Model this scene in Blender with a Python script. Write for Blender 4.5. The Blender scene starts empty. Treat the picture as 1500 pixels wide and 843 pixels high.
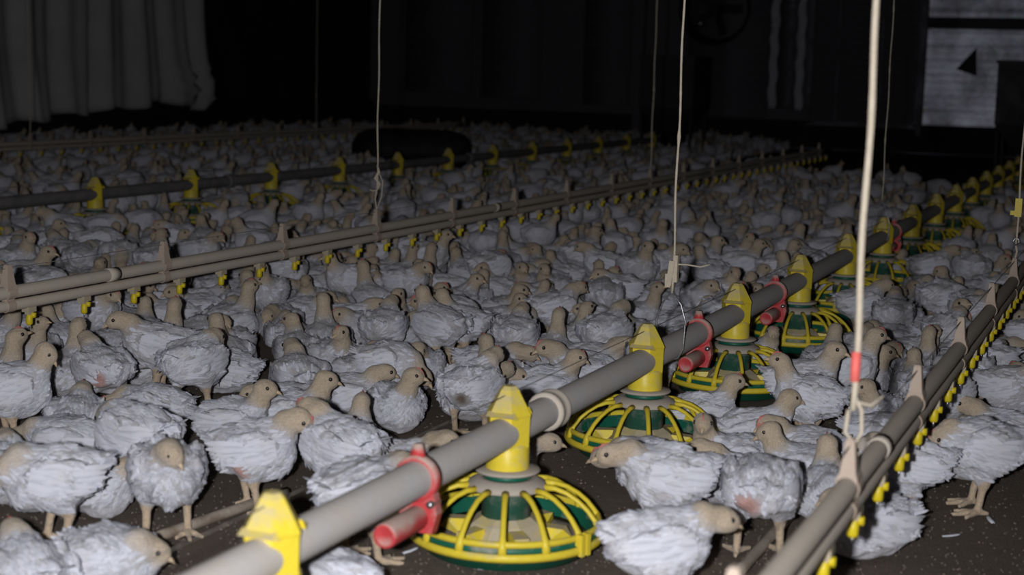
import bpy, math, random
import numpy as np
from mathutils import Matrix, Vector

random.seed(7)
rng = np.random.default_rng(11)
SC = bpy.context.scene
COL = SC.collection
PI = math.pi

# ------------------------------------------------------------------ camera
F_PX, YAW, PITCH, ROLL, CAM_H = 2271.5, -0.39311, 0.13820, 0.02769, 0.8027
FW = np.array([math.sin(YAW) * math.cos(PITCH), math.cos(YAW) * math.cos(PITCH), -math.sin(PITCH)])
RT = np.array([math.cos(YAW), -math.sin(YAW), 0.0])
UP = np.cross(RT, FW)
R2 = math.cos(ROLL) * RT + math.sin(ROLL) * UP
U2 = -math.sin(ROLL) * RT + math.cos(ROLL) * UP
CAM = np.array([0, 0, CAM_H])
cd = bpy.data.cameras.new('camera')
cd.sensor_width = 36.0
cd.lens = F_PX * 36.0 / 1500.0
cd.clip_start = 0.05
cd.clip_end = 200
cd.dof.use_dof = True
cd.dof.focus_distance = 3.75
cd.dof.aperture_fstop = 4.5
cam = bpy.data.objects.new('camera', cd)
COL.objects.link(cam)
cam.matrix_world = Matrix(((R2[0], U2[0], -FW[0], CAM[0]), (R2[1], U2[1], -FW[1], CAM[1]),
                           (R2[2], U2[2], -FW[2], CAM[2]), (0, 0, 0, 1)))
SC.camera = cam


def ray(x, y):
    return FW + R2 * (x - 750.0) / F_PX + U2 * (421.5 - y) / F_PX


def ground(x, y, z=0.0):
    d = ray(x, y)
    return CAM + d * ((z - CAM_H) / d[2])


# ------------------------------------------------------------------ world, light, exposure
w = bpy.data.worlds.new('world')
SC.world = w
w.use_nodes = True
w.node_tree.nodes['Background'].inputs[0].default_value = (0.75, 0.78, 1.0, 1)
w.node_tree.nodes['Background'].inputs[1].default_value = 0.022

ld = bpy.data.lights.new('camera_flash', 'SPOT')      # the flash beside the lens: the barn's own lamps are off
ld.energy = 245
ld.color = (0.96, 0.97, 1.0)
ld.shadow_soft_size = 0.02
ld.spot_size = math.radians(80)
ld.spot_blend = 0.9
flash = bpy.data.objects.new('camera_flash', ld)
COL.objects.link(flash)
fl = CAM - 0.10 * R2 + 0.015 * U2
flash.location = fl
aim = Vector(ray(640, 430))
flash.rotation_euler = aim.to_track_quat('-Z', 'Y').to_euler()

vs = SC.view_settings
vs.view_transform = 'Standard'
vs.look = 'None'
vs.exposure = 0.0
vs.gamma = 1.0
vs.use_curve_mapping = False

# ------------------------------------------------------------------ materials
MATS = {}


def new_mat(name):
    m = bpy.data.materials.new(name)
    m.use_nodes = True
    nt = m.node_tree
    b = nt.nodes['Principled BSDF']
    MATS[name] = m
    return m, nt, b


def noise(nt, scale, detail=4, rough=0.6, coord='Object', vec=None):
    n = nt.nodes.new('ShaderNodeTexNoise')
    n.inputs['Scale'].default_value = scale
    n.inputs['Detail'].default_value = detail
    n.inputs['Roughness'].default_value = rough
    if vec is None:
        tc = nt.nodes.new('ShaderNodeTexCoord')
        vec = tc.outputs[coord]
    nt.links.new(vec, n.inputs['Vector'])
    return n


def ramp(nt, src, stops):
    r = nt.nodes.new('ShaderNodeValToRGB')
    el = r.color_ramp.elements
    while len(el) < len(stops):
        el.new(0.5)
    for e, (p, c) in zip(el, stops):
        e.position = p
        e.color = (c, c, c, 1) if not isinstance(c, tuple) else (*c, 1)
    nt.links.new(src, r.inputs[0])
    return r


def mix(nt, fac, a, b, mode='MIX'):
    m = nt.nodes.new('ShaderNodeMix')
    m.data_type = 'RGBA'
    m.blend_type = mode
    for v, s in ((fac, m.inputs[0]), (a, m.inputs[6]), (b, m.inputs[7])):
        if isinstance(v, (int, float)):
            s.default_value = v
        elif isinstance(v, tuple):
            s.default_value = (*v, 1)
        else:
            nt.links.new(v, s)
    return m.outputs[2]


def bump(nt, b, src, strength, dist):
    bp = nt.nodes.new('ShaderNodeBump')
    bp.inputs['Strength'].default_value = strength
    bp.inputs['Distance'].default_value = dist
    nt.links.new(src, bp.inputs['Height'])
    nt.links.new(bp.outputs[0], b.inputs['Normal'])
    return bp


DUST = (0.47, 0.41, 0.345)


def plastic(name, col, rough=0.45, dust=0.5, up=0.0, scale=18, metal=0.0, dustcol=DUST):
    """coloured material with settled dust: patches everywhere, more of it on faces that look up"""
    m, nt, b = new_mat(name)
    n1 = noise(nt, scale, 5, 0.65)
    n2 = noise(nt, scale * 6, 3, 0.6)
    add = nt.nodes.new('ShaderNodeMath')
    add.operation = 'MULTIPLY_ADD'
    geo = nt.nodes.new('ShaderNodeNewGeometry')
    sx = nt.nodes.new('ShaderNodeSeparateXYZ')
    nt.links.new(geo.outputs['Normal'], sx.inputs[0])
    nt.links.new(sx.outputs[2], add.inputs[0])
    add.inputs[1].default_value = up
    nt.links.new(n1.outputs[0], add.inputs[2])
    r = ramp(nt, add.outputs[0], [(max(0.0, 0.62 - dust * 0.5), 0.0), (min(1.0, 0.85 - dust * 0.35), 1.0)])
    f = mix(nt, 0.35, r.outputs[0], n2.outputs[0], 'MULTIPLY')
    vary = mix(nt, n2.outputs[0], tuple(c * 0.82 for c in col), col)
    c = mix(nt, f, vary, dustcol)
    nt.links.new(c, b.inputs['Base Color'])
    b.inputs['Metallic'].default_value = metal
    rr = ramp(nt, r.outputs[0], [(0.0, rough), (1.0, 0.9)])
    nt.links.new(rr.outputs[0], b.inputs['Roughness'])
    b.inputs['Specular IOR Level'].default_value = 0.35
    bump(nt, b, n2.outputs[0], 0.25, 0.002)
    return m


plastic('yellow', (0.86, 0.67, 0.05), 0.4, 0.16, 0.25)
plastic('yellow_grill', (0.84, 0.655, 0.05), 0.42, 0.0, 0.12)
plastic('yellow_dusty', (0.75, 0.60, 0.12), 0.6, 0.6, 0.15)
plastic('green', (0.010, 0.125, 0.075), 0.45, 0.12, 0.1)
plastic('green_dusty', (0.03, 0.13, 0.09), 0.6, 0.45, 0.1)
plastic('red', (0.58, 0.06, 0.065), 0.45, 0.30, 0.40)
plastic('galvanised', (0.62, 0.60, 0.60), 0.6, 0.5, 0.1, 14, 0.0, (0.56, 0.50, 0.44))
plastic('pipe_dark', (0.20, 0.19, 0.19), 0.7, 0.4, 0.1, 14, 0.0, (0.27, 0.24, 0.22))
plastic('dusty_grey', (0.42, 0.37, 0.32), 0.85, 0.7, 0.2)
plastic('drinker_plastic', (0.60, 0.53, 0.45), 0.75, 0.5, 0.1, 22, dustcol=(0.58, 0.50, 0.41))
plastic('drinker_bracket', (0.46, 0.27, 0.21), 0.75, 1.0, 0.0, 110, dustcol=(0.46, 0.39, 0.315))
plastic('nipple_yellow', (0.75, 0.58, 0.02), 0.4, 0.05, 0.05)
plastic('nipple_cap', (0.5, 0.42, 0.28), 0.6, 0.4, 0.1)
plastic('steel', (0.45, 0.45, 0.46), 0.35, 0.1, 0.0, 30, 0.9)
plastic('wire', (0.12, 0.11, 0.10), 0.6, 0.4, 0.0, 30)
plastic('black_plastic', (0.012, 0.012, 0.014), 0.6, 0.15, 0.1, 6, dustcol=(0.05, 0.045, 0.045))
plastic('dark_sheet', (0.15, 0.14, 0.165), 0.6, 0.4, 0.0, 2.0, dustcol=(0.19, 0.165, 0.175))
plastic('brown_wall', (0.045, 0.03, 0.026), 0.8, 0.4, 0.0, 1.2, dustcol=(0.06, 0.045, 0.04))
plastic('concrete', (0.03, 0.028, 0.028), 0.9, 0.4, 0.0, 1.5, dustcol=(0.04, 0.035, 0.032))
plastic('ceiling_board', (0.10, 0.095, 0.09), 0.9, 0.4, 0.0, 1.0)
plastic('hopper_metal', (0.06, 0.055, 0.055), 0.55, 0.4, 0.0, 4, 0.3, (0.08, 0.07, 0.065))
plastic('slat_metal', (0.20, 0.18, 0.21), 0.5, 0.4, 0.0, 4, 0.3, (0.15, 0.13, 0.14))
plastic('thin_bar', (0.25, 0.19, 0.14), 0.9, 0.5, 0.1)

m, nt, b = new_mat('shiny_sheet')                     # bare metal sheet, streaked with dirt
n1 = noise(nt, 1.6, 6, 0.7)
n2 = noise(nt, 22, 4, 0.7)
c = mix(nt, ramp(nt, n1.outputs[0], [(0.38, 0.0), (0.62, 1.0)]).outputs[0], (0.80, 0.82, 0.96), (0.30, 0.30, 0.34))
c = mix(nt, 0.5, c, n2.outputs[1], 'SOFT_LIGHT')
nt.links.new(c, b.inputs['Base Color'])
b.inputs['Metallic'].default_value = 0.85
b.inputs['Roughness'].default_value = 0.40
bump(nt, b, n2.outputs[0], 0.3, 0.01)

m, nt, b = new_mat('foil')
n1 = noise(nt, 14, 5, 0.7)
nt.links.new(mix(nt, n1.outputs[0], (0.35, 0.35, 0.4), (0.75, 0.76, 0.85)), b.inputs['Base Color'])
b.inputs['Metallic'].default_value = 0.9
b.inputs['Roughness'].default_value = 0.32
bump(nt, b, n1.outputs[0], 0.8, 0.03)

m, nt, b = new_mat('tarp')
n1 = noise(nt, 3.0, 5, 0.6)
nt.links.new(mix(nt, n1.outputs[0], (0.5, 0.49, 0.48), (0.82, 0.81, 0.80)), b.inputs['Base Color'])
b.inputs['Roughness'].default_value = 0.7

m, nt, b = new_mat('rope')
n1 = noise(nt, 90, 4, 0.7)
nt.links.new(mix(nt, n1.outputs[0], (0.42, 0.35, 0.26), (0.72, 0.63, 0.50)), b.inputs['Base Color'])
b.inputs['Roughness'].default_value = 0.95
bump(nt, b, n1.outputs[0], 0.7, 0.003)

m, nt, b = new_mat('red_tape')
n1 = noise(nt, 120, 3, 0.6)
nt.links.new(mix(nt, n1.outputs[0], (0.75, 0.08, 0.07), (0.85, 0.22, 0.18)), b.inputs['Base Color'])
b.inputs['Roughness'].default_value = 0.6

m, nt, b = new_mat('litter')
n1 = noise(nt, 3.0, 6, 0.65)
n2 = noise(nt, 70, 6, 0.75)
n3 = noise(nt, 260, 3, 0.6)
c = mix(nt, n2.outputs[0], (0.07, 0.054, 0.042), (0.30, 0.24, 0.19))
c = mix(nt, ramp(nt, n1.outputs[0], [(0.35, 0.25), (0.7, 0.85)]).outputs[0], c, (0.18, 0.145, 0.118))
c = mix(nt, ramp(nt, n3.outputs[0], [(0.68, 0.0), (0.74, 0.7)]).outputs[0], c, (0.26, 0.22, 0.17))
nt.links.new(c, b.inputs['Base Color'])
b.inputs['Roughness'].default_value = 0.95
b.inputs['Specular IOR Level'].default_value = 0.15
ht = mix(nt, 0.5, n2.outputs[0], n3.outputs[0])
bump(nt, b, ht, 0.9, 0.012)

m, nt, b = new_mat('litter_chip')
oi = noise(nt, 40, 2, 0.5)
nt.links.new(mix(nt, oi.outputs[0], (0.08, 0.063, 0.048), (0.24, 0.20, 0.16)), b.inputs['Base Color'])
b.inputs['Roughness'].default_value = 0.95

m, nt, b = new_mat('feed')
n2 = noise(nt, 160, 4, 0.7)
nt.links.new(mix(nt, n2.outputs[0], (0.16, 0.13, 0.10), (0.42, 0.36, 0.30)), b.inputs['Base Color'])
b.inputs['Roughness'].default_value = 0.95
bump(nt, b, n2.outputs[0], 0.8, 0.004)

# plumage: colour from the body's tint attribute, plus soiling and fine feather relief
m, nt, b = new_mat('plumage')
at_ = nt.nodes.new('ShaderNodeAttribute')
at_.attribute_name = 'tint'
tc = nt.nodes.new('ShaderNodeTexCoord')
oinf = nt.nodes.new('ShaderNodeObjectInfo')
vm = nt.nodes.new('ShaderNodeVectorMath')
vm.operation = 'ADD'
cx = nt.nodes.new('ShaderNodeVectorMath')
cx.operation = 'SCALE'
cmb = nt.nodes.new('ShaderNodeCombineXYZ')
for i in range(3):
    nt.links.new(oinf.outputs['Random'], cmb.inputs[i])
nt.links.new(cmb.outputs[0], cx.inputs[0])
cx.inputs['Scale'].default_value = 7.0
nt.links.new(tc.outputs['Object'], vm.inputs[0])
nt.links.new(cx.outputs[0], vm.inputs[1])
n1 = noise(nt, 16, 4, 0.6, vec=vm.outputs[0])
n2 = noise(nt, 95, 4, 0.65, vec=vm.outputs[0])
mp = nt.nodes.new('ShaderNodeMapping')
mp.inputs['Scale'].default_value = (60, 260, 200)
nt.links.new(vm.outputs[0], mp.inputs[0])
n3 = noise(nt, 1.0, 3, 0.6, vec=mp.outputs[0])
soil = ramp(nt, n1.outputs[0], [(0.52, 0.0), (0.80, 0.55)])
c = mix(nt, soil.outputs[0], at_.outputs['Color'], (0.50, 0.42, 0.31), 'MULTIPLY')
c = mix(nt, ramp(nt, n2.outputs[0], [(0.3, 0.16), (0.62, 0.0)]).outputs[0], c, (0.40, 0.37, 0.36))
n4 = noise(nt, 330, 3, 0.7, vec=vm.outputs[0])
c = mix(nt, 1.0, c, ramp(nt, n4.outputs[0], [(0.3, 0.74), (0.68, 1.1)]).outputs[0], 'MULTIPLY')
nt.links.new(c, b.inputs['Base Color'])
b.inputs['Roughness'].default_value = 0.92
b.inputs['Specular IOR Level'].default_value = 0.12
b.inputs['Sheen Weight'].default_value = 0.15
ht = mix(nt, 0.45, n2.outputs[0], n3.outputs[0])
mp2 = nt.nodes.new('ShaderNodeMapping')
mp2.inputs['Scale'].default_value = (42, 75, 75)
wob = mix(nt, 0.02, vm.outputs[0], n2.outputs[1], 'ADD')
nt.links.new(wob, mp2.inputs[0])
vo = nt.nodes.new('ShaderNodeTexVoronoi')
vo.inputs['Scale'].default_value = 1.0
nt.links.new(mp2.outputs[0], vo.inputs['Vector'])
hv = mix(nt, 0.30, ht, vo.outputs['Distance'])
bump(nt, b, hv, 0.7, 0.008)
b.inputs['Subsurface Weight'].default_value = 0.35
b.inputs['Subsurface Radius'].default_value = (1.0, 0.9, 0.85)
b.inputs['Subsurface Scale'].default_value = 0.006

m, nt, b = new_mat('feather')
n1 = noise(nt, 20, 3, 0.6)
mp = nt.nodes.new('ShaderNodeMapping')
mp.inputs['Scale'].default_value = (60, 300, 300)
tc = nt.nodes.new('ShaderNodeTexCoord')
nt.links.new(tc.outputs['Object'], mp.inputs[0])
n3 = noise(nt, 1.0, 3, 0.6, vec=mp.outputs[0])
c = mix(nt, ramp(nt, n1.outputs[0], [(0.5, 0.0), (0.85, 0.5)]).outputs[0], (0.70, 0.70, 0.775), (0.58, 0.51, 0.41))
nt.links.new(c, b.inputs['Base Color'])
b.inputs['Roughness'].default_value = 0.9
b.inputs['Specular IOR Level'].default_value = 0.12
bump(nt, b, n3.outputs[0], 0.4, 0.002)
b.inputs['Subsurface Weight'].default_value = 0.35
b.inputs['Subsurface Radius'].default_value = (1.0, 0.9, 0.85)
b.inputs['Subsurface Scale'].default_value = 0.006

m, nt, b = new_mat('beak')
n1 = noise(nt, 120, 2)
nt.links.new(mix(nt, n1.outputs[0], (0.50, 0.36, 0.22), (0.66, 0.52, 0.36)), b.inputs['Base Color'])
b.inputs['Roughness'].default_value = 0.45
m, nt, b = new_mat('eye')
n1 = noise(nt, 200, 2)
nt.links.new(mix(nt, n1.outputs[0], (0.012, 0.01, 0.012), (0.03, 0.022, 0.02)), b.inputs['Base Color'])
b.inputs['Roughness'].default_value = 0.25
m, nt, b = new_mat('comb')
n1 = noise(nt, 150, 3)
nt.links.new(mix(nt, n1.outputs[0], (0.55, 0.13, 0.11), (0.72, 0.26, 0.22)), b.inputs['Base Color'])
b.inputs['Roughness'].default_value = 0.6


# ------------------------------------------------------------------ mesh helpers
class MB:
    def __init__(s):
        s.v, s.f = [], []

    def add(s, vs_, fs_):
        o = len(s.v)
        s.v += [tuple(map(float, p)) for p in vs_]
        s.f += [tuple(i + o for i in q) for q in fs_]
        return s

    def box(s, c, d, rot=None):
        hx, hy, hz = d[0] / 2, d[1] / 2, d[2] / 2
        P = [Vector((x, y, z)) for x in (-hx, hx) for y in (-hy, hy) for z in (-hz, hz)]
        if rot is not None:
            P = [rot @ p for p in P]
        s.add([p + Vector(c) for p in P], [(0, 1, 3, 2), (4, 6, 7, 5), (0, 4, 5, 1), (2, 3, 7, 6), (0, 2, 6, 4), (1, 5, 7, 3)])
        return s

    def lathe(s, prof, seg=32, c=(0, 0, 0), phase=0.0, axis='Z'):
        vs_, fs_ = [], []
        n = len(prof)
        for i in range(seg):
            a = phase + 2 * PI * i / seg
            for r, z in prof:
                p = (r * math.cos(a), r * math.sin(a), z)
                if axis == 'Y':
                    p = (p[0], p[2], p[1])
                elif axis == 'X':
                    p = (p[2], p[0], p[1])
                vs_.append((p[0] + c[0], p[1] + c[1], p[2] + c[2]))
        for i in range(seg):
            j = (i + 1) % seg
            for k in range(n - 1):
                q = (i * n + k, j * n + k, j * n + k + 1, i * n + k + 1)
                fs_.append(q if axis != 'Y' else q[::-1])
        s.add(vs_, fs_)
        return s

    def tube(s, pts, rad, seg=8, cap=True, flat=1.0, closed=False):
        pts = [Vector(p) for p in pts]
        n = len(pts)
        rads = [rad] * n if isinstance(rad, (int, float)) else list(rad)
        vs_, fs_ = [], []
        prev = None
        for i, p in enumerate(pts):
            if closed:
                t = pts[(i + 1) % n] - pts[i - 1]
            else:
                t = pts[min(i + 1, n - 1)] - pts[max(i - 1, 0)]
            t.normalize()
            if prev is None:
                ref = Vector((0, 0, 1)) if abs(t.z) < 0.9 else Vector((1, 0, 0))
                u = t.cross(ref).normalized()
            else:
                u = (prev - t * prev.dot(t)).normalized()
            prev = u
            v = t.cross(u)
            for k in range(seg):
                a = 2 * PI * k / seg
                vs_.append(p + (u * math.cos(a) + v * math.sin(a) * flat) * rads[i])
        for i in range(n if closed else n - 1):
            j = (i + 1) % n
            for k in range(seg):
                l = (k + 1) % seg
                fs_.append((i * seg + k, i * seg + l, j * seg + l, j * seg + k))
        if cap and not closed:
            fs_.append(tuple(range(seg))[::-1])
            fs_.append(tuple((n - 1) * seg + k for k in range(seg)))
        s.add(vs_, fs_)
        return s

    def ell(s, c, r, seg=10, rings=6):
        vs_, fs_ = [], []
        for i in range(1, rings):
            t = PI * i / rings
            for k in range(seg):
                a = 2 * PI * k / seg
                vs_.append((c[0] + r[0] * math.sin(t) * math.cos(a), c[1] + r[1] * math.sin(t) * math.sin(a), c[2] + r[2] * math.cos(t)))
        top, bot = len(vs_), len(vs_) + 1
        vs_ += [(c[0], c[1], c[2] + r[2]), (c[0], c[1], c[2] - r[2])]
        for i in range(rings - 2):
            for k in range(seg):
                l = (k + 1) % seg
                fs_.append((i * seg + k, (i + 1) * seg + k, (i + 1) * seg + l, i * seg + l))
        for k in range(seg):
            l = (k + 1) % seg
            fs_.append((top, k, l))
            fs_.append((bot, (rings - 2) * seg + l, (rings - 2) * seg + k))
        s.add(vs_, fs_)
        return s

    def mesh(s, name, mat, smooth=True):
        me = bpy.data.meshes.new(name)
        me.from_pydata(s.v, [], s.f)
        me.materials.append(MATS[mat])
        if smooth:
            me.shade_smooth()
        me.update()
        return me

    def build(s, name, mat, parent=None, smooth=True, loc=None):
        return link(name, s.mesh(name, mat, smooth), parent, loc)


def link(name, me, parent=None, loc=None):
    o = bpy.data.objects.new(name, me)
    COL.objects.link(o)
    if parent is not None:
        o.parent = parent
    if loc is not None:
        o.location = loc
    return o


def tag(o, label=None, cat=None, group=None, kind=None):
    if label: o['label'] = label
    if cat: o['category'] = cat
    if group: o['group'] = group
    if kind: o['kind'] = kind
    return o


def empty(name, loc=(0, 0, 0), label=None, cat=None, group=None):
    o = bpy.data.objects.new(name, None)
    o.empty_display_size = 0.05
    COL.objects.link(o)
    o.location = loc
    return tag(o, label, cat, group)


def copy_tree(o, parent=None):
    c = o.copy()
    COL.objects.link(c)
    c.parent = parent
    for ch in list(o.children):
        copy_tree(ch, c)
    return c


ORD = ['first', 'second', 'third', 'fourth', 'fifth', 'sixth', 'seventh', 'eighth', 'ninth', 'tenth', 'eleventh',
       'twelfth', 'thirteenth', 'fourteenth', 'fifteenth', 'sixteenth', 'seventeenth', 'eighteenth']

# ------------------------------------------------------------------ the setting
SHEET = -7.0
END_Y, LEFT_X, RIGHT_X, CEIL_Z = 18.5, -9.8, 5.0, 3.0
# floor: gently uneven litter
gx = np.linspace(LEFT_X, RIGHT_X, 120)
gy = np.linspace(-1.5, END_Y, 160)
GX, GY = np.meshgrid(gx, gy, indexing='ij')
GZ = -0.002 - 0.0035 * (1 + np.sin(GX * 5.1 + 1.3 * np.sin(GY * 3.3)) * np.sin(GY * 4.3 + 0.7 * np.sin(GX * 4.1)))
nx_, ny_ = GX.shape
fv = np.stack([GX, GY, GZ], -1).reshape(-1, 3)
ii = np.arange(nx_ * ny_).reshape(nx_, ny_)
ff = np.stack([ii[:-1, :-1], ii[1:, :-1], ii[1:, 1:], ii[:-1, 1:]], -1).reshape(-1, 4)
me = bpy.data.meshes.new('floor')
me.from_pydata(fv.tolist(), [], ff.tolist())
me.materials.append(MATS['litter'])
me.shade_smooth()
tag(link('floor', me), 'dark brown litter floor of the poultry barn', None, None, 'structure')

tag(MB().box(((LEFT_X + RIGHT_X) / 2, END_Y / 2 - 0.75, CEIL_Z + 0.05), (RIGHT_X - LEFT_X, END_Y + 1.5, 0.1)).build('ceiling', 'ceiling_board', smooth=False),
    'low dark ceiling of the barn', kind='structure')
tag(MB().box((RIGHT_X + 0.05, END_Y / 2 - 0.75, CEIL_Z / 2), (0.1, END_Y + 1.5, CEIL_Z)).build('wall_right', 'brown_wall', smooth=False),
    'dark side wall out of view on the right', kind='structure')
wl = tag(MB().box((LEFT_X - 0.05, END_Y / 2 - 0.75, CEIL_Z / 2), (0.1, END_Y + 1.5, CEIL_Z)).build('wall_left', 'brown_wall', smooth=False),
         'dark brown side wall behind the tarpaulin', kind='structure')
pm = MB().box((0, 0, 0), (0.035, 0.9, 2.1)).mesh('wall_board', 'brown_wall', False)
for i in range(8):
    link('wall_board', pm, wl, (LEFT_X + 0.018, 11.2 + i * 0.93, 1.45))
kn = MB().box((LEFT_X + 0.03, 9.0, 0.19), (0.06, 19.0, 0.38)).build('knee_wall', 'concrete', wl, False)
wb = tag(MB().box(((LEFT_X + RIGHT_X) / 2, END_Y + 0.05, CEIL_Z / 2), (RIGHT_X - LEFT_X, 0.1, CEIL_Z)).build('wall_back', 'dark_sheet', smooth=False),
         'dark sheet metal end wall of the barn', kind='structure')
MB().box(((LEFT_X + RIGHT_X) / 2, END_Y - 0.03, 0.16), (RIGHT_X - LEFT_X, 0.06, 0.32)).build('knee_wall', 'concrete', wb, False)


def corrugated(x0, x1, z0, z1, pitch, amp, y, horiz=True, thick=0.012):
    """sheet with rounded ribs, front towards -Y, closed with a flat back"""
    m_ = MB()
    n = max(6, int(((z1 - z0) if horiz else (x1 - x0)) / pitch * 6))
    vs_, fs_ = [], []
    for i in range(n + 1):
        t = i / n
        d = y - amp * (0.5 + 0.5 * math.sin(2 * PI * t * n / 6))
        for a in (0, 1):
            p = (x0 + (x1 - x0) * (a if horiz else t), d, z0 + (z1 - z0) * (t if horiz else a))
            vs_.append(p)
            vs_.append((p[0], y + thick, p[2]))
    for i in range(n):
        o, q = i * 4, i * 4 + 4
        fs_ += [(o, o + 2, q + 2, q), (o + 1, q + 1, q + 3, o + 3), (o, q, q + 1, o + 1), (o + 2, o + 3, q + 3, q + 2)]
    fs_ += [(0, 1, 3, 2), (n * 4, n * 4 + 2, n * 4 + 3, n * 4 + 1)]
    return m_.add(vs_, fs_)


Yw = END_Y - 0.06
corrugated(-6.76, -6.15, 0.42, 2.6, 0.09, 0.02, Yw).build('wall_panel', 'dark_sheet', wb)
corrugated(-5.42, -4.42, 0.34, 2.6, 0.11, 0.02, Yw).build('wall_panel', 'dark_sheet', wb)
corrugated(-8.15, -7.35, 0.47, 2.6, 0.12, 0.02, Yw).build('wall_panel', 'dark_sheet', wb)
corrugated(-9.25, -8.3, 0.52, 2.6, 0.12, 0.02, Yw).build('wall_panel', 'dark_sheet', wb)
def face_room(o, x, ang):
    # sheet turned on its edge towards the camera to throw the flash back
    o.matrix_local = Matrix.Translation((x, Yw - 0.02, 0)) @ Matrix.Rotation(ang, 4, 'Z') @ Matrix.Translation((-x, -Yw + 0.0, 0))


sh = corrugated(-2.56, -1.30, 0.33, 1.42, 0.16, 0.004, Yw).build('bright_sheet', 'shiny_sheet', wb, False)
face_room(sh, -1.30, math.radians(-SHEET))
sh['label'] = 'pale bare metal sheet on the end wall'
MB().add([(-2.23, Yw - 0.02, 0.97), (-2.02, Yw - 0.02, 1.22), (-2.0, Yw - 0.02, 0.90), (-2.23, Yw - 0.014, 0.97), (-2.02, Yw - 0.014, 1.22), (-2.0, Yw - 0.014, 0.90)],
         [(0, 2, 1), (3, 4, 5), (0, 1, 4, 3), (1, 2, 5, 4), (2, 0, 3, 5)]).build('torn_hole', 'black_plastic', sh, False)
corrugated(-2.56, -1.30, 1.43, 1.55, 0.06, 0.03, Yw - 0.16).build('sheet_lap', 'dark_sheet', wb)
face_room(corrugated(-2.56, -1.30, 1.55, 2.6, 0.16, 0.004, Yw).build('bright_sheet', 'shiny_sheet', wb, False), -1.30, math.radians(-SHEET))
MB().box((-6.02, Yw - 0.03, 1.3), (0.12, 0.08, 2.4)).build('post', 'dark_sheet', wb, False)
MB().box((-2.6, Yw - 0.06, 1.3), (0.06, 0.16, 2.2)).build('post', 'slat_metal', wb, False)

# louvred shutter between the foil strip and the bright sheet
sr = empty('louvred_shutter', (-3.27, Yw - 0.02, 0.30), 'dark louvred ventilation shutter on the end wall left of the pale sheet', 'shutter')
MB().box((-0.63, 0, 0.75), (0.05, 0.07, 1.5)).box((0.63, 0, 0.75), (0.05, 0.07, 1.5)).box((0, 0, 0.0), (1.31, 0.07, 0.05)).box((0, 0, 1.5), (1.31, 0.07, 0.05)).build('frame', 'slat_metal', sr, False)
sm = MB().box((0, 0, 0), (1.22, 0.012, 0.085), Matrix.Rotation(math.radians(24), 3, 'X')).mesh('slat', 'slat_metal', False)
for i in range(18):
    link('slat', sm, sr, (0, 0, 0.06 + i * 0.081))
for i in range(2):
    MB().box((-0.3 + 0.5 * i, -0.05, 0.75), (0.02, 0.02, 1.45)).build('tie_bar', 'slat_metal', sr, False)

# crinkled foil edges either side of a dull panel
corrugated(-4.30, -4.06, 0.46, 2.55, 0.13, 0.012, Yw).build('wall_panel', 'slat_metal', wb)
for x0, w_, lab in ((-4.39, 0.10, 'left one of two narrow crinkled foil strips on the end wall'), (-4.07, 0.10, 'right one of two narrow crinkled foil strips on the end wall')):
    vs_, fs_ = [], []
    NX, NZ = 6, 60
    for k in range(NZ + 1):
        for i in range(NX + 1):
            u = i / NX
            d = 0.03 * (math.sin(k * 1.9 + i * 2.3 + x0 * 9) + 0.6 * math.sin(k * 3.1 - i * 1.7)) - 0.02
            vs_.append((x0 + w_ * u + 0.012 * math.sin(k * 0.7 + i), Yw - 0.06 + d * 0.22 + 0.23 * w_ * u, 0.44 + 2.1 * k / NZ))
    for k in range(NZ):
        for i in range(NX):
            a = k * (NX + 1) + i
            fs_.append((a, a + 1, a + NX + 2, a + NX + 1))
    fo = MB().add(vs_, fs_).build('foil_strip', 'foil')
    md = fo.modifiers.new('thickness', 'SOLIDIFY')
    md.thickness = 0.006
    tag(fo, lab, 'foil', 'foil strips on the end wall')

# fan on the end wall
fr = empty('wall_fan', (-5.05, Yw - 0.12, 1.62), 'dark round ventilation fan high on the end wall', 'fan')
MB().lathe([(0.36, 0.10), (0.40, -0.06), (0.44, -0.08), (0.42, -0.04), (0.38, 0.10)], 28, axis='Y').build('shroud', 'black_plastic', fr)
MB().lathe([(0.0, -0.09), (0.05, -0.08), (0.055, 0.06), (0.0, 0.08)], 16, axis='Y').build('hub', 'hopper_metal', fr)
bl = MB().box((0.19, 0, 0), (0.26, 0.012, 0.11), Matrix.Rotation(math.radians(25), 3, 'X')).mesh('blade', 'hopper_metal', False)
for i in range(5):
    o = link('blade', bl, fr)
    o.rotation_euler = (0, i * 2 * PI / 5, 0)
MB().ell((-0.16, -0.10, -0.18), (0.05, 0.05, 0.05)).build('motor_cap', 'steel', fr)

# tarpaulin on the left wall
vs_, fs_ = [], []
NY, NZ = 90, 34
for i in range(NY + 1):
    u = i / NY
    y = 10.2 + 4.15 * u
    bot = 0.20 + 0.18 * min(1, max(0, (y - 11.2) / 2.2)) + 0.03 * math.sin(y * 9)
    if y > 14.05:
        bot = 0.30
    if y > 14.25:
        bot = 0.42
    for k in range(NZ + 1):
        v = k / NZ
        z = bot + (2.75 - bot) * v
        fold = 0.055 * math.sin(y * 11.5 + 1.6 * v + 0.8 * math.sin(y * 4)) + 0.03 * math.sin(y * 23 + 2 * math.sin(v * 3))
        bunch = 0.10 * math.exp(-((y - 14.0) / 0.35) ** 2 - ((z - 0.55) / 0.2) ** 2) * (1 + 0.6 * math.sin(z * 40 + y * 9))
        vs_.append((LEFT_X + 0.20 + fold * (1.25 - 0.6 * v) + bunch, y + 0.05 * math.sin(v * 5 + u * 9) * (1 - v), z))
for i in range(NY):
    for k in range(NZ):
        a = i * (NZ + 1) + k
        fs_.append((a, a + NZ + 1, a + NZ + 2, a + 1))
tp = MB().add(vs_, fs_).build('tarpaulin', 'tarp')
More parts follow.
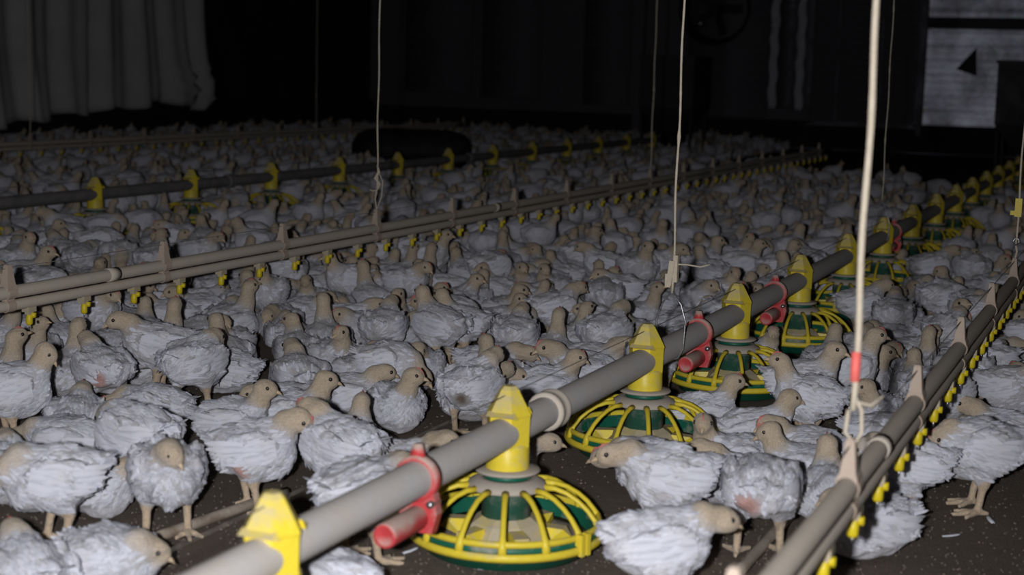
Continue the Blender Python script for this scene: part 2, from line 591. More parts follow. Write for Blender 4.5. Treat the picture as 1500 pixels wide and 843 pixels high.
md = tp.modifiers.new('thickness', 'SOLIDIFY')
md.thickness = 0.004
tag(tp, 'pale folded tarpaulin hanging on the left wall', 'tarpaulin')


# ------------------------------------------------------------------ feed lines
FX1, FY1, FX2, FY2, SP = -0.973, 1.598, -4.413, 5.712, 0.75
PIPE_Z = 0.206


def feeder_meshes():
    M_ = {}
    M_['drop_tube'] = MB().lathe([(0.0, 0.138), (0.0365, 0.138), (0.037, 0.142), (0.036, 0.182), (0.033, 0.186), (0, 0.186)], 28).mesh('drop_tube', 'yellow')
    M_['drop_cap'] = MB().lathe([(0.0, 0.178), (0.0355, 0.178), (0.0375, 0.182), (0.0385, 0.232), (0.040, 0.236), (0.036, 0.244), (0.017, 0.277), (0.011, 0.283), (0, 0.283)], 6).mesh('drop_cap', 'yellow', False)
    M_['cap_lip'] = MB().add([(-0.030, 0.030, 0.232), (0.030, 0.030, 0.232), (0.024, 0.043, 0.236), (-0.024, 0.043, 0.236), (-0.024, 0.030, 0.243), (0.024, 0.030, 0.243)],
                             [(0, 1, 2, 3), (3, 2, 5, 4), (0, 3, 4), (1, 5, 2), (0, 4, 5, 1)]).mesh('cap_lip', 'yellow', False)
    M_['flange'] = MB().lathe([(0.035, 0.137), (0.053, 0.137), (0.056, 0.140), (0.053, 0.143), (0.035, 0.144)], 32).mesh('flange', 'dusty_grey')
    M_['collar'] = MB().lathe([(0.030, 0.122), (0.041, 0.122), (0.041, 0.138), (0.030, 0.138)], 28).mesh('collar', 'green')
    M_['hood'] = MB().lathe([(0.036, 0.120), (0.041, 0.128), (0.050, 0.127), (0.064, 0.120), (0.069, 0.112), (0.067, 0.110), (0.062, 0.116), (0.049, 0.123), (0.038, 0.118)], 40).mesh('hood', 'dusty_grey')
    M_['inner_tube'] = MB().lathe([(0.036, 0.058), (0.042, 0.058), (0.042, 0.100), (0.046, 0.102), (0.046, 0.112), (0.036, 0.112)], 28).mesh('inner_tube', 'green_dusty')
    M_['feed_cone'] = MB().lathe([(0.0, 0.018), (0.088, 0.018), (0.086, 0.026), (0.060, 0.052), (0.044, 0.062), (0.0, 0.062)], 8).mesh('feed_cone', 'yellow_dusty', False)
    a = math.radians(13)
    fin = MB().add([(0.070, -0.018, 0.020), (0.070, 0.018, 0.020), (0.062, 0.012, 0.050), (0.062, -0.012, 0.050), (0.118, 0, 0.030), (0.102, 0.013, 0.048), (0.102, -0.013, 0.048)],
                   [(0, 1, 4), (1, 5, 4), (0, 4, 6), (2, 3, 6, 5), (4, 5, 6), (1, 2, 5), (0, 6, 3), (0, 3, 2, 1)])
    M_['fin'] = fin.mesh('fin', 'yellow', False)
    prof = [(0.066, 0.114), (0.084, 0.1135), (0.104, 0.107), (0.124, 0.095), (0.140, 0.081), (0.152, 0.066), (0.158, 0.056), (0.1625, 0.040)]
    M_['rib'] = MB().tube([(r, 0, z) for r, z in prof], [0.0075, 0.0054, 0.0048, 0.0047, 0.0048, 0.0052, 0.0072, 0.0074], 8, flat=0.85).mesh('rib', 'yellow_grill')
    M_['grill_ring'] = MB().lathe([(0.155, 0.051), (0.161, 0.051), (0.1625, 0.057), (0.1585, 0.062), (0.154, 0.059), (0.155, 0.051)], 56).mesh('grill_ring', 'yellow_grill')
    M_['base_ring'] = MB().lathe([(0.159, 0.029), (0.165, 0.028), (0.1685, 0.034), (0.1665, 0.042), (0.160, 0.042), (0.159, 0.029)], 56).mesh('base_ring', 'yellow_grill')
    M_['clip'] = MB().box((0.166, 0.0, 0.045), (0.012, 0.008, 0.036)).box((0.166, 0.014, 0.045), (0.012, 0.008, 0.036)).box((0.163, 0.007, 0.050), (0.008, 0.026, 0.012)).mesh('clip', 'yellow_grill', False)
    M_['pan'] = MB().lathe([(0.0, 0.0), (0.118, 0.0), (0.135, 0.006), (0.154, 0.032), (0.1595, 0.036), (0.1595, 0.050), (0.156, 0.052), (0.152, 0.050), (0.149, 0.036), (0.132, 0.012), (0.118, 0.008), (0.0, 0.008)], 56).mesh('pan', 'green')
    M_['feed'] = MB().lathe([(0.060, 0.010), (0.070, 0.022), (0.095, 0.019), (0.125, 0.020), (0.142, 0.028), (0.140, 0.022), (0.126, 0.011)], 40).mesh('feed', 'feed')
    return M_


FM = feeder_meshes()


def make_feeder(loc, label, group, spin):
    r = empty('pan_feeder', loc, label, 'feeder', group)
    t = link('drop_tube', FM['drop_tube'], r)
    link('drop_cap', FM['drop_cap'], t)
    link('cap_lip', FM['cap_lip'], t)
    link('cap_lip', FM['cap_lip'], t).rotation_euler = (0, 0, PI)
    for k in ('flange', 'collar', 'inner_tube', 'pan', 'grill_ring', 'base_ring'):
        link(k, FM[k], r)
    hd = link('hood', FM['hood'], r)
    cn = link('feed_cone', FM['feed_cone'], r)
    for k in range(6):
        o = link('fin', FM['fin'], cn)
        o.rotation_euler = (0, 0, spin + k * PI / 3)
    for k in range(14):
        o = link('rib', FM['rib'], r)
        o.rotation_euler = (0, 0, spin + k * 2 * PI / 14)
    o = link('clip', FM['clip'], r)
    o.rotation_euler = (0, 0, math.radians(-20))
    o = link('feed', FM['feed'], r)
    o['kind'] = 'stuff'
    return r


N1, N2 = 15, 12
for i in range(N1):
    lab = ['yellow pan feeder cut off by the bottom edge, nearest on the feed line',
           'yellow and green pan feeder in full view in front, beside the big red hanger clamp',
           'pan feeder with the resting white chicken against its right front rim',
           'dusty pan feeder just behind the V hook of the hanging cord'][i] if i < 4 else \
        'yellow pan feeder, %s from the front on the near feed line' % ORD[i]
    make_feeder((FX1, FY1 + SP * i, 0.001), lab, 'pan feeders on the near feed line', 0.12 + 0.02 * i)
for i in range(N2):
    make_feeder((FX2, FY2 + SP * i, 0.001), 'yellow pan feeder, %s from the left on the far feed line' % ORD[i + 1],
                'pan feeders on the far feed line', 0.2 + 0.05 * i)
make_feeder((FX2, FY2 - SP, 0.001), 'yellow pan feeder cut off by the left edge on the far feed line', 'pan feeders on the far feed line', 0.3)


def feed_line(x, y0, y1, label, rings, mat='galvanised'):
    r = empty('feed_pipe', (x, 0, PIPE_Z), label, 'pipe')
    MB().tube([(0, y0 + (y1 - y0) * k / 24, 0) for k in range(25)], 0.0275, 24).build('pipe', mat, r)
    cm = MB().lathe([(0.026, -0.022), (0.0335, -0.022), (0.0365, -0.016), (0.0325, -0.012), (0.0325, 0.012), (0.0365, 0.016), (0.0335, 0.022), (0.026, 0.022)], 24, axis='Y').mesh('coupling', 'drinker_plastic' if mat == 'galvanised' else mat)
    for y in rings:
        link('coupling', cm, r, (0, y, 0))
    MB().tube([(0, y0 + (y1 - y0) * k / 40, 0.064) for k in range(41)], 0.0009, 5).build('perch_wire', 'wire', r)
    return r


fl1 = feed_line(FX1, 0.15, 13.0, 'long grey feed pipe crossing the picture through the near yellow feeders', [2.535, 5.5, 8.5])
fl2 = feed_line(FX2, 3.6, 14.5, 'dark feed pipe of the far feeder line', [6.8, 9.8], 'pipe_dark')

# red hanger clamps with a short red tube below the pipe
hm_ring = MB().lathe([(0.0268, -0.010), (0.0345, -0.011), (0.0355, 0.0), (0.0345, 0.011), (0.0268, 0.010)], 24, axis='Y')
hm_ring.add([(x, y, z) for y in (-0.007, 0.007) for x, z in ((-0.012, 0.030), (0.012, 0.030), (0.006, 0.052), (-0.006, 0.052))],
            [(0, 1, 2, 3), (7, 6, 5, 4), (0, 4, 5, 1), (1, 5, 6, 2), (2, 6, 7, 3), (3, 7, 4, 0)])
hm_plate = MB().add([(x, y, z) for y in (-0.009, 0.009) for x, z in ((-0.030, -0.020), (0.030, -0.020), (0.036, -0.050), (0.028, -0.080), (-0.010, -0.080), (-0.024, -0.062))],
                    [(0, 1, 2, 3, 4, 5), (11, 10, 9, 8, 7, 6)] + [(i, i + 6, (i + 1) % 6 + 6, (i + 1) % 6) for i in range(6)])
hm_tube = MB().lathe([(0.0, -0.112), (0.012, -0.112), (0.017, -0.115), (0.0185, -0.110), (0.0185, 0.0), (0.015, 0.008), (0.0, 0.008)], 20, (0.004, 0, -0.058), axis='Y')
hm_bolt = MB().lathe([(0.0, -0.018), (0.0055, -0.017), (0.006, -0.012), (0.006, 0.014), (0.0, 0.016)], 10, (0.027, 0, -0.034), axis='Y')
HR, HP, HT, HB = hm_ring.mesh('ring', 'red'), hm_plate.mesh('plate', 'red', False), hm_tube.mesh('tube', 'red'), hm_bolt.mesh('bolt', 'steel')
for y, lab in ((2.005, 'bright red hanger clamp with short tube, nearest on the feed pipe'),
               (3.50, 'dusty red hanger clamp beside the V hook of the hanging cord'),
               (4.28, 'dusty red hanger clamp on the feed pipe left of the fifth feeder'),
               (6.35, 'small dull red hanger clamp far along the near feed pipe')):
    r = empty('hanger_clamp', (FX1, y, PIPE_Z), lab, 'clamp', 'red clamps on the feed pipe')
    link('ring', HR, r)
    pl = link('plate', HP, r)
    link('bolt', HB, pl)
    link('tube', HT, r)

# ------------------------------------------------------------------ drinker lines
RAIL_Z, WATER_Z = 0.2725, 0.2415
rail_p = []


def drinker_line(x, y0, y1, by0, bs, nbr, ny0, nn, label, loop=()):
    r = empty('drinker_line', (x, 0, 0), label, 'drinker')
    # the rail sits between brackets, the square water pipe hangs under it
    MB().tube([(0, y0 + (y1 - y0) * k / 30, RAIL_Z) for k in range(31)], 0.0152, 16).build('support_rail', 'drinker_plastic', r)
    MB().tube([(0, y0 + (y1 - y0) * k / 30, WATER_Z) for k in range(31)], 0.0128, 14).build('water_pipe', 'drinker_plastic', r)
    brm = MB()
    brm.lathe([(0.0148, -0.012), (0.0172, -0.013), (0.0172, 0.013), (0.0148, 0.012)], 16, (0, 0, RAIL_Z), axis='Y')
    brm.lathe([(0.0122, -0.012), (0.0146, -0.013), (0.0146, 0.013), (0.0122, 0.012)], 16, (0, 0, WATER_Z), axis='Y')
    brm.box((0, 0, 0.257), (0.014, 0.026, 0.03))
    prof = [(0.268, 0.019), (0.286, 0.0170), (0.293, 0.0130), (0.312, 0.0105), (0.334, 0.0075), (0.337, 0.0055)]
    vs_ = []
    for z, hw in prof:
        vs_ += [(-hw * 0.8, -hw, z), (hw * 0.8, -hw, z), (hw * 0.8, hw, z), (-hw * 0.8, hw, z)]
    fs_ = [(k * 4 + j, k * 4 + (j + 1) % 4, k * 4 + 4 + (j + 1) % 4, k * 4 + 4 + j) for k in range(len(prof) - 1) for j in range(4)]
    n = (len(prof) - 1) * 4
    brm.add(vs_, fs_ + [(n, n + 1, n + 2, n + 3)])
    bm_ = brm.mesh('bracket', 'drinker_bracket', False)
    for i in range(nbr):
        link('bracket', bm_, r, (0, by0 + bs * i, 0))
    # nipple: saddle, yellow body with a side tab, steel pin
    sad = MB().box((0, 0, 0.2255), (0.021, 0.026, 0.012)).box((0.0, 0.0, 0.217), (0.014, 0.014, 0.008)).mesh('nipple_saddle', 'nipple_cap', False)
    bod = MB().lathe([(0, 0.188), (0.0055, 0.188), (0.0082, 0.192), (0.0082, 0.206), (0.0066, 0.209), (0.0066, 0.216), (0, 0.216)], 12).box((0.007, 0.005, 0.2115), (0.014, 0.010, 0.011)).mesh('nipple', 'nipple_yellow')
    pin = MB().lathe([(0, 0.180), (0.0018, 0.180), (0.0018, 0.190), (0, 0.190)], 8).mesh('pin', 'steel')
    for i in range(nn):
        o = link('nipple', bod, r, (0, ny0 + 0.2 * i, 0))
        link('nipple_saddle', sad, o)
        link('pin', pin, o)
    MB().tube([(0, y0 + (y1 - y0) * k / 30, 0.328) for k in range(31)], 0.0009, 5).build('perch_wire', 'wire', r)
    cl = MB().lathe([(0.0148, -0.02), (0.0170, -0.02), (0.0170, 0.02), (0.0148, 0.02)], 14, (0, 0, RAIL_Z), axis='Y').mesh('joint_sleeve', 'drinker_plastic')
    for y in loop:
        link('joint_sleeve', cl, r, (0, y, 0))
    return r


drinker_line(-2.40, 0.9, 12.2, 1.59, 0.6, 18, 1.66, 53, 'brown drinker line with yellow nipples across the left middle', (3.17, 5.6))
drinker_line(-0.347, 0.3, 9.0, 0.817, 0.6, 14, 0.67, 42, 'drinker line with yellow nipples running up the right edge', (2.26,))
drinker_line(-6.60, 4.0, 14.6, 4.3, 0.6, 18, 4.2, 52, 'far dim drinker line in front of the left wall')


# ------------------------------------------------------------------ hanging cords
def cord_pts(x, y, z0, z1, sway=0.0):
    n = 60
    return [(x + sway * math.sin(k * 0.11) * 0.003, y + 0.002 * math.sin(k * 0.3), z0 + (z1 - z0) * k / n) for k in range(n + 1)]


def cord(name, x, y, z0, rad, label, fuzz=0.25):
    r = empty(name, (x, y, z0), label, 'cord', 'cords hanging from the ceiling')
    n = 140
    pts = [(0.0015 * math.sin(k * 0.4), 0.0015 * math.sin(k * 0.31), (CEIL_Z - z0) * k / n) for k in range(n + 1)]
    rr = [rad * (1 + fuzz * random.random() + (0.7 if random.random() < 0.04 else 0)) for _ in pts]
    MB().tube(pts, rr, 7).build('string', 'rope', r)
    return r


c1 = cord('suspension_rope', -2.40, 4.59, 0.40, 0.0026, 'pale cord knotted to the left drinker line, left of centre')
MB().tube([(0, 0, 0.0), (0.008, 0.004, 0.02), (-0.006, -0.003, 0.04), (0.006, 0, 0.06), (0, 0, 0.085)], [0.0035, 0.005, 0.006, 0.006, 0.003], 7).build('knot', 'rope', c1)
MB().tube([(0, 0, 0.07), (0.016, 0.010, 0.03), (0.014, 0.008, -0.02), (0, 0, -0.065)], 0.002, 6).build('loop', 'rope', c1)
MB().tube([(0, 0, 0.01), (-0.006, 0, -0.03), (0, 0, -0.068)], 0.0025, 6).build('loop', 'rope', c1)
MB().tube([(0, 0, 0.0), (-0.014, -0.006, -0.003), (-0.022, -0.01, 0.002)], 0.002, 6).build('tail', 'rope', c1)

hy = 3.27
c2 = cord('suspension_rope', FX1, hy, 0.328, 0.0024, 'pale cord with plastic adjuster and wire V hook on the near feed pipe')
MB().box((-0.004, -0.002, 0.045), (0.012, 0.012, 0.055), Matrix.Rotation(0.12, 3, 'Y')).box((0.006, 0.002, 0.055), (0.010, 0.014, 0.06)).box((-0.010, 0, 0.028), (0.012, 0.010, 0.03)).build('adjuster', 'rope', c2, False)
MB().tube([(0.008, 0, 0.065), (0.03, 0.012, 0.064), (0.055, 0.022, 0.060), (0.075, 0.03, 0.066)], 0.0018, 6).build('loose_end', 'rope', c2)
MB().tube([(-0.031, 0.0, -0.122), (-0.033, 0, -0.06), (-0.022, 0, -0.025), (0, 0, 0.006), (0.022, 0, -0.025), (0.033, 0, -0.06), (0.031, 0, -0.122), (0.020, 0, -0.144), (0, 0, -0.1525), (-0.020, 0, -0.144)], 0.0022, 8, closed=True).build('wire_hook', 'steel', c2)

c3 = cord('suspension_rope', -0.347, 2.017, 0.375, 0.0042, 'thick pale rope with red band tied to the right drinker line', 0.12)
MB().lathe([(0.004, 0.038), (0.0064, 0.039), (0.0066, 0.058), (0.0064, 0.077), (0.004, 0.078)], 12).build('red_band', 'red_tape', c3)
MB().tube([(0, 0, 0.02), (0.010, 0.006, 0.0), (0.012, 0.006, -0.03), (0.004, 0.002, -0.045), (-0.008, -0.004, -0.03), (-0.006, 0, 0.0)], 0.0028, 7).build('hook', 'rope', c3)
MB().tube([(0.0, 0, 0.012), (0.02, 0.012, 0.006), (0.034, 0.022, 0.018)], 0.002, 6).build('tail', 'rope', c3)

c4 = cord('suspension_rope', -0.347, 4.417, 0.375, 0.0024, 'thin cord with yellow adjuster at the right edge')
MB().box((0, 0, 0.10), (0.018, 0.012, 0.05)).box((-0.012, 0, 0.085), (0.016, 0.010, 0.012)).build('adjuster', 'nipple_yellow', c4, False)
MB().tube([(0, 0, 0.02), (0.008, 0.004, 0.008), (0.0, 0, -0.006), (-0.008, -0.004, 0.008)], 0.0022, 6, closed=True).build('ring', 'steel', c4)
MB().tube([(0, 0, -0.004), (0.004, 0, -0.02), (0, 0, -0.042)], 0.003, 6).build('hook', 'rope', c4)

c5 = cord('suspension_rope', FX1, 6.02, 0.36, 0.0018, 'thin grey cord beside the thick rope, on the far part of the near pipe')
MB().tube([(-0.031, 0.0, -0.154), (-0.034, 0, -0.09), (0, 0, 0.006), (0.034, 0, -0.09), (0.031, 0, -0.154), (0, 0, -0.1845)], 0.002, 6, closed=True).build('wire_hook', 'steel', c5)
cord('suspension_rope', -2.40, 7.59, 0.335, 0.003, 'dim cord on the far end of the left drinker line')
cord('suspension_rope', -6.60, 7.9 + 0.0, 0.335, 0.003, 'dim thin cord in front of the tarpaulin')
cord('suspension_rope', -6.60, 11.5, 0.335, 0.003, 'dim thin cord right of the tarpaulin')

# ------------------------------------------------------------------ background things


def hopper(x, y, label, s=1.0):
    r = empty('feed_hopper', (x, y, 0), label, 'hopper', 'feed hoppers at the line ends')

    def ringq(hw, hd, z):
        return [(-hw, -hd, z), (hw, -hd, z), (hw, hd, z), (-hw, hd, z)]
    P = ringq(0.10, 0.10, 0.16) + ringq(0.10, 0.10, 0.26) + ringq(0.27, 0.27, 0.50) + ringq(0.27, 0.27, 0.98) + ringq(0.285, 0.285, 0.98) + ringq(0.285, 0.285, 1.0) + ringq(0.26, 0.26, 1.0) + ringq(0.26, 0.26, 0.52) + ringq(0.08, 0.08, 0.27)
    fs_ = [(k * 4 + j, k * 4 + (j + 1) % 4, k * 4 + 4 + (j + 1) % 4, k * 4 + 4 + j) for k in range(8) for j in range(4)]
    MB().add(P, fs_ + [(3, 2, 1, 0), (32, 33, 34, 35)]).build('bin', 'hopper_metal', r, False)
    for sx in (-1, 1):
        for sy in (-1, 1):
            MB().tube([(sx * 0.24, sy * 0.24, 0.0), (sx * 0.25, sy * 0.25, 0.55)], 0.014, 8).build('leg', 'hopper_metal', r)
    MB().box((0, -0.276, 0.80), (0.30, 0.012, 0.035)).build('handle_bar', 'hopper_metal', r, False)
    MB().lathe([(0.0, -0.14), (0.07, -0.14), (0.08, -0.10), (0.08, 0.12), (0.06, 0.16), (0, 0.16)], 16, (0, -0.05, 0.205), axis='Y').build('boot', 'black_plastic', r)
    return r


hopper(FX2, 14.62, 'dark metal feed hopper at the end of the far feed line')
hopper(FX1, 13.15, 'dark feed hopper cut off by the right edge in front of the pale sheet')

dr = empty('plastic_drum', (-5.50, 11.10, 0.168), 'black plastic drum lying on its side behind the far feeders', 'drum')
dr.scale = (0.95, 0.82, 0.82)
dr.rotation_euler = (0, 0, -YAW - 0.05)
MB().lathe([(0.0, -0.50), (0.06, -0.50), (0.12, -0.47), (0.17, -0.41), (0.195, -0.33), (0.20, -0.25), (0.20, 0.25), (0.195, 0.33), (0.17, 0.41), (0.12, 0.47), (0.06, 0.50), (0.0, 0.50)], 32, axis='X').build('body', 'black_plastic', dr)
for t in (-0.22, -0.07, 0.07, 0.22):
    MB().lathe([(0.199, -0.012), (0.204, -0.006), (0.204, 0.006), (0.199, 0.012)], 32, (t, 0, 0), axis='X').build('hoop', 'black_plastic', dr)


def thin_bar(a, b_, rad, label):  # thin brown tube laid along the litter
    a, b_ = Vector(a), Vector(b_)
    P = [a.lerp(b_, k / 8) for k in range(9)]
    tag(MB().tube([(p.x, p.y, rad - 0.002) for p in P], rad, 8).build('floor_bar', 'thin_bar'), label, 'bar')


thin_bar(ground(222, 797), ground(420, 727), 0.010, 'thin brown rod lying on the litter behind the front feed pipe')
thin_bar(ground(1078, 850), ground(1165, 752), 0.010, 'thin brown rod lying on the litter beside the right drinker line')
# ------------------------------------------------------------------ chickens
WHITE = np.array([0.70, 0.70, 0.775])
BUFF = np.array([0.565, 0.455, 0.335])
DOWN_SHADE = np.array([0.60, 0.585, 0.62])  # down under the feathers, darkened so the gaps between them look shaded
LEG = np.array([0.60, 0.46, 0.32])
PINK = np.array([0.62, 0.36, 0.31])


def sd_ell(P, c, r, R=None):
    q = P - np.asarray(c, np.float32)
    if R is not None:
        q = q @ R
    r = np.asarray(r, np.float32)
    k0 = np.linalg.norm(q / r, axis=-1)
    k1 = np.linalg.norm(q / (r * r), axis=-1) + 1e-9
    return k0 * (k0 - 1.0) / k1


def sd_cone(P, a, b, ra, rb):
    a, b = np.asarray(a, np.float32), np.asarray(b, np.float32)
    ab = b - a
    t = np.clip(((P - a) @ ab) / (ab @ ab), 0, 1)
    return np.linalg.norm(P - a - t[..., None] * ab, axis=-1) - (ra + (rb - ra) * t)


def smin(a, b, k):
    h_ = np.clip(0.5 + 0.5 * (b - a) / k, 0, 1)
    return b + (a - b) * h_ - k * h_ * (1 - h_)


def rotz(v, a):
    c_, s_ = math.cos(a), math.sin(a)
    return np.array([v[0] * c_ - v[1] * s_, v[0] * s_ + v[1] * c_, v[2]])


NECK = {'up': (0.028, 0.066), 'mid': (0.046, 0.045), 'low': (0.060, -0.050), 'tuck': (0.026, 0.034),
        'stretch': (0.020, 0.092), 'fwd': (0.062, 0.018), 'chest': (0.032, 0.006)}


class Pose:
    """joint positions of one bird: x forward, z up, feet on z = 0"""

    def __init__(s, sit, neck, nyaw=0, hyaw=0, hpitch=0, seed=0, lift=0.0, splay=0.0):
        s.sit, s.seed = sit, seed
        s.key = (sit, neck, nyaw, hyaw, hpitch, seed)
        s.zc = 0.056 if sit else 0.128 + lift
        dx, dz = NECK[neck]
        if sit and neck == 'low':
            dz = -0.010
        ny, hy_ = math.radians(nyaw), math.radians(nyaw + hyaw)
        s.B = np.array([0.042, 0, s.zc + 0.020])
        s.H = s.B + rotz((dx, 0, dz), ny)
        s.H[2] = max(s.H[2], 0.026)
        s.M = s.B + rotz((dx * (0.62 if dz > 0.05 else 0.5), 0, dz * 0.5 + (0.012 if dz < 0.05 else 0.0)), ny * 0.7)
        pp = math.radians(hpitch)
        s.F = np.array([math.cos(hy_) * math.cos(pp), math.sin(hy_) * math.cos(pp), math.sin(pp)])
        s.S = np.array([-math.sin(hy_), math.cos(hy_), 0.0])
        s.T = np.cross(s.F, s.S)
        s.neck = neck
        s.patches = []

    def wing(s, sd):
        return np.array([-0.010, sd * 0.052, s.zc + 0.010]), np.array([0.062, 0.015, 0.035])

    def field(s, P, h, parts=False):
        th = max(0.0, h - 0.005)
        zc = s.zc
        d = sd_ell(P, (0, 0, zc), (0.070, 0.060 if not s.sit else 0.065, 0.057))
        d = smin(d, sd_ell(P, (0.034, 0, zc - 0.006), (0.046, 0.053, 0.051)), 0.025)
        d = smin(d, sd_ell(P, (-0.046, 0, zc + 0.002), (0.042, 0.045, 0.043)), 0.025)
        d = smin(d, sd_cone(P, (-0.062, 0, zc + 0.012), (-0.094, 0, zc + 0.028), 0.028, 0.010), 0.02)
        R = np.array([[math.cos(0.16), 0, -math.sin(0.16)], [0, 1, 0], [math.sin(0.16), 0, math.cos(0.16)]], np.float32)
        for sd in (-1, 1):
            c_, r_ = s.wing(sd)
            d = smin(d, sd_ell(P, c_, r_, R), 0.005)
        # feather clumps
        r_ = np.random.default_rng(s.seed + 5)
        nz = 0
        for k in range(7):
            w_ = r_.normal(size=3)
            w_ = w_ * np.array([0.7, 1.0, 1.0])
            w_ = w_ / np.linalg.norm(w_) * (75 + 34 * k)
            nz = nz + (0.0034 / (1 + 0.42 * k)) * np.sin((P @ w_.astype(np.float32)) + r_.random() * 6.28)
        db = d + nz * 0.85
        neck = smin(sd_cone(P, s.B - np.array([0.012, 0, 0.012]), s.M, 0.038, 0.0245), sd_cone(P, s.M, s.H, 0.0245, 0.0185), 0.012)
        HR = np.stack([s.F, s.S, s.T], -1).astype(np.float32)
        head = sd_ell(P, s.H + 0.006 * s.F, (0.0270, 0.0205, 0.0225), HR)
        head = smin(head, sd_ell(P, s.H + 0.020 * s.F - 0.004 * s.T, (0.0145, 0.0125, 0.0135), HR), 0.010)
        hn = smin(neck, head, 0.008)
        d = smin(db, hn + nz * 0.18, 0.020)
        legs = np.full(P.shape[:-1], 9.0, np.float32)
        if not s.sit:
            for sd in (-1, 1):
                ox = 0.012 * sd * (1 if s.seed % 2 else -1)
                hip, knee, foot = (-0.005, sd * 0.034, zc - 0.030), (-0.012 + ox, sd * 0.037, 0.066), (-0.002 + ox, sd * 0.039, 0.011)
                d = smin(d, sd_cone(P, hip, knee, 0.033, 0.0125 + th) + nz * 0.3, 0.015)
                legs = np.minimum(legs, sd_cone(P, knee, foot, 0.0082 + th, 0.0072 + th))
                if h < 0.012:
                    for a_, L in ((0, 0.052), (0.6, 0.043), (-0.6, 0.043), (PI, 0.022)):
                        tip = (foot[0] + L * math.cos(a_), foot[1] + L * math.sin(a_), 0.0045 + th)
                        legs = np.minimum(legs, sd_cone(P, (foot[0], foot[1], 0.008 + th), tip, 0.0068 + th * 0.7, 0.0048 + th * 0.7))
        if parts:
            return db, neck, head, legs
        d = smin(d, legs, 0.006)
        return np.maximum(d, 0.0015 - P[..., 2])


def surface(pose, h):
    lo = np.array([-0.15, -0.10, -0.012])
    hi = np.array([0.16, 0.10, 0.30 if not pose.sit else 0.24])
    if abs(pose.H[1]) > 0.05:
        lo[1] = min(lo[1], pose.H[1] - 0.04)
        hi[1] = max(hi[1], pose.H[1] + 0.04)
    hi[2] = max(0.19 if not pose.sit else 0.135, pose.H[2] + 0.04)
    n = np.ceil((hi - lo) / h).astype(int) + 1
    g = [lo[i] + h * np.arange(n[i]) for i in range(3)]
    P = np.stack(np.meshgrid(*g, indexing='ij'), -1).astype(np.float32)
    V = pose.field(P, h)
    s = V < 0
    cs = [s[a:n[0] - 1 + a, b:n[1] - 1 + b, c_:n[2] - 1 + c_] for a in (0, 1) for b in (0, 1) for c_ in (0, 1)]
    cnt = sum(x.astype(np.int8) for x in cs)
    mask = (cnt > 0) & (cnt < 8)
    I = np.argwhere(mask)
    idx = -np.ones(mask.shape, int)
    idx[mask] = np.arange(len(I))
    acc = np.zeros((len(I), 3))
    num = np.zeros(len(I))
    C = [(a, b, c_) for a in (0, 1) for b in (0, 1) for c_ in (0, 1)]
    for i, p in enumerate(C):
        for q in C[i + 1:]:
            if sum(abs(x - y) for x, y in zip(p, q)) != 1:
                continue
            va = V[I[:, 0] + p[0], I[:, 1] + p[1], I[:, 2] + p[2]]
            vb = V[I[:, 0] + q[0], I[:, 1] + q[1], I[:, 2] + q[2]]
            m_ = (va < 0) != (vb < 0)
            t = np.where(m_, va / np.where(m_, va - vb, 1), 0)
            pos = np.array(p) + t[:, None] * (np.array(q) - np.array(p))
            acc[m_] += pos[m_]
            num[m_] += 1
    vert = lo + h * (I + acc / num[:, None])
    quads = []
    for ax in range(3):
        b, c_ = (ax + 1) % 3, (ax + 2) % 3
        sl0 = [slice(None)] * 3
        sl1 = [slice(None)] * 3
        sl0[ax], sl1[ax] = slice(0, n[ax] - 1), slice(1, n[ax])
        for k in (b, c_):
            sl0[k] = sl1[k] = slice(1, n[k] - 1)
        A, B = s[tuple(sl0)], s[tuple(sl1)]
        E_ = np.argwhere(A != B)
        if len(E_) == 0:
            continue
        flip = A[tuple(E_.T)]
        base = E_.copy()
        base[:, b] += 1
        base[:, c_] += 1

        def cell(db_, dc_):
            q = base.copy()
            q[:, b] += db_
            q[:, c_] += dc_
            return idx[tuple(q.T)]
        Q = np.stack([cell(-1, -1), cell(0, -1), cell(0, 0), cell(-1, 0)], -1)
        Q[~flip] = Q[~flip][:, ::-1]
        quads.append(Q)
    Q = np.concatenate(quads)
    Q = Q[(Q >= 0).all(1)]
    db, nk, hd, lg = pose.field(vert.astype(np.float32), h, True)
    hn = np.minimum(nk, hd)
    wt = np.clip((db - hn) / 0.030 + 0.25, 0, 1)[:, None]
    # the down turns white again towards the foot of the neck
    tb = np.clip(np.linalg.norm(vert - pose.B, axis=1) / (np.linalg.norm(pose.H - pose.B) + 1e-6), 0, 1)[:, None]
    wt = wt * np.clip(0.25 + 1.0 * tb, 0, 1)
    col = (WHITE if h > 0.01 else DOWN_SHADE) * (1 - wt) + BUFF * wt
    for pc, pr_, pcol in pose.patches:
        pw = np.clip(1.6 * (1 - np.linalg.norm(vert - np.array(pc), axis=1) / pr_), 0, 1)[:, None]
        col = col * (1 - pw) + np.array(pcol) * pw
    lw = np.clip((np.minimum(db, hn) - lg - 0.004) / 0.006, 0, 1)[:, None] * (vert[:, 2:3] < 0.072)
    col = col * (1 - lw) + LEG * lw
    return vert, Q, col


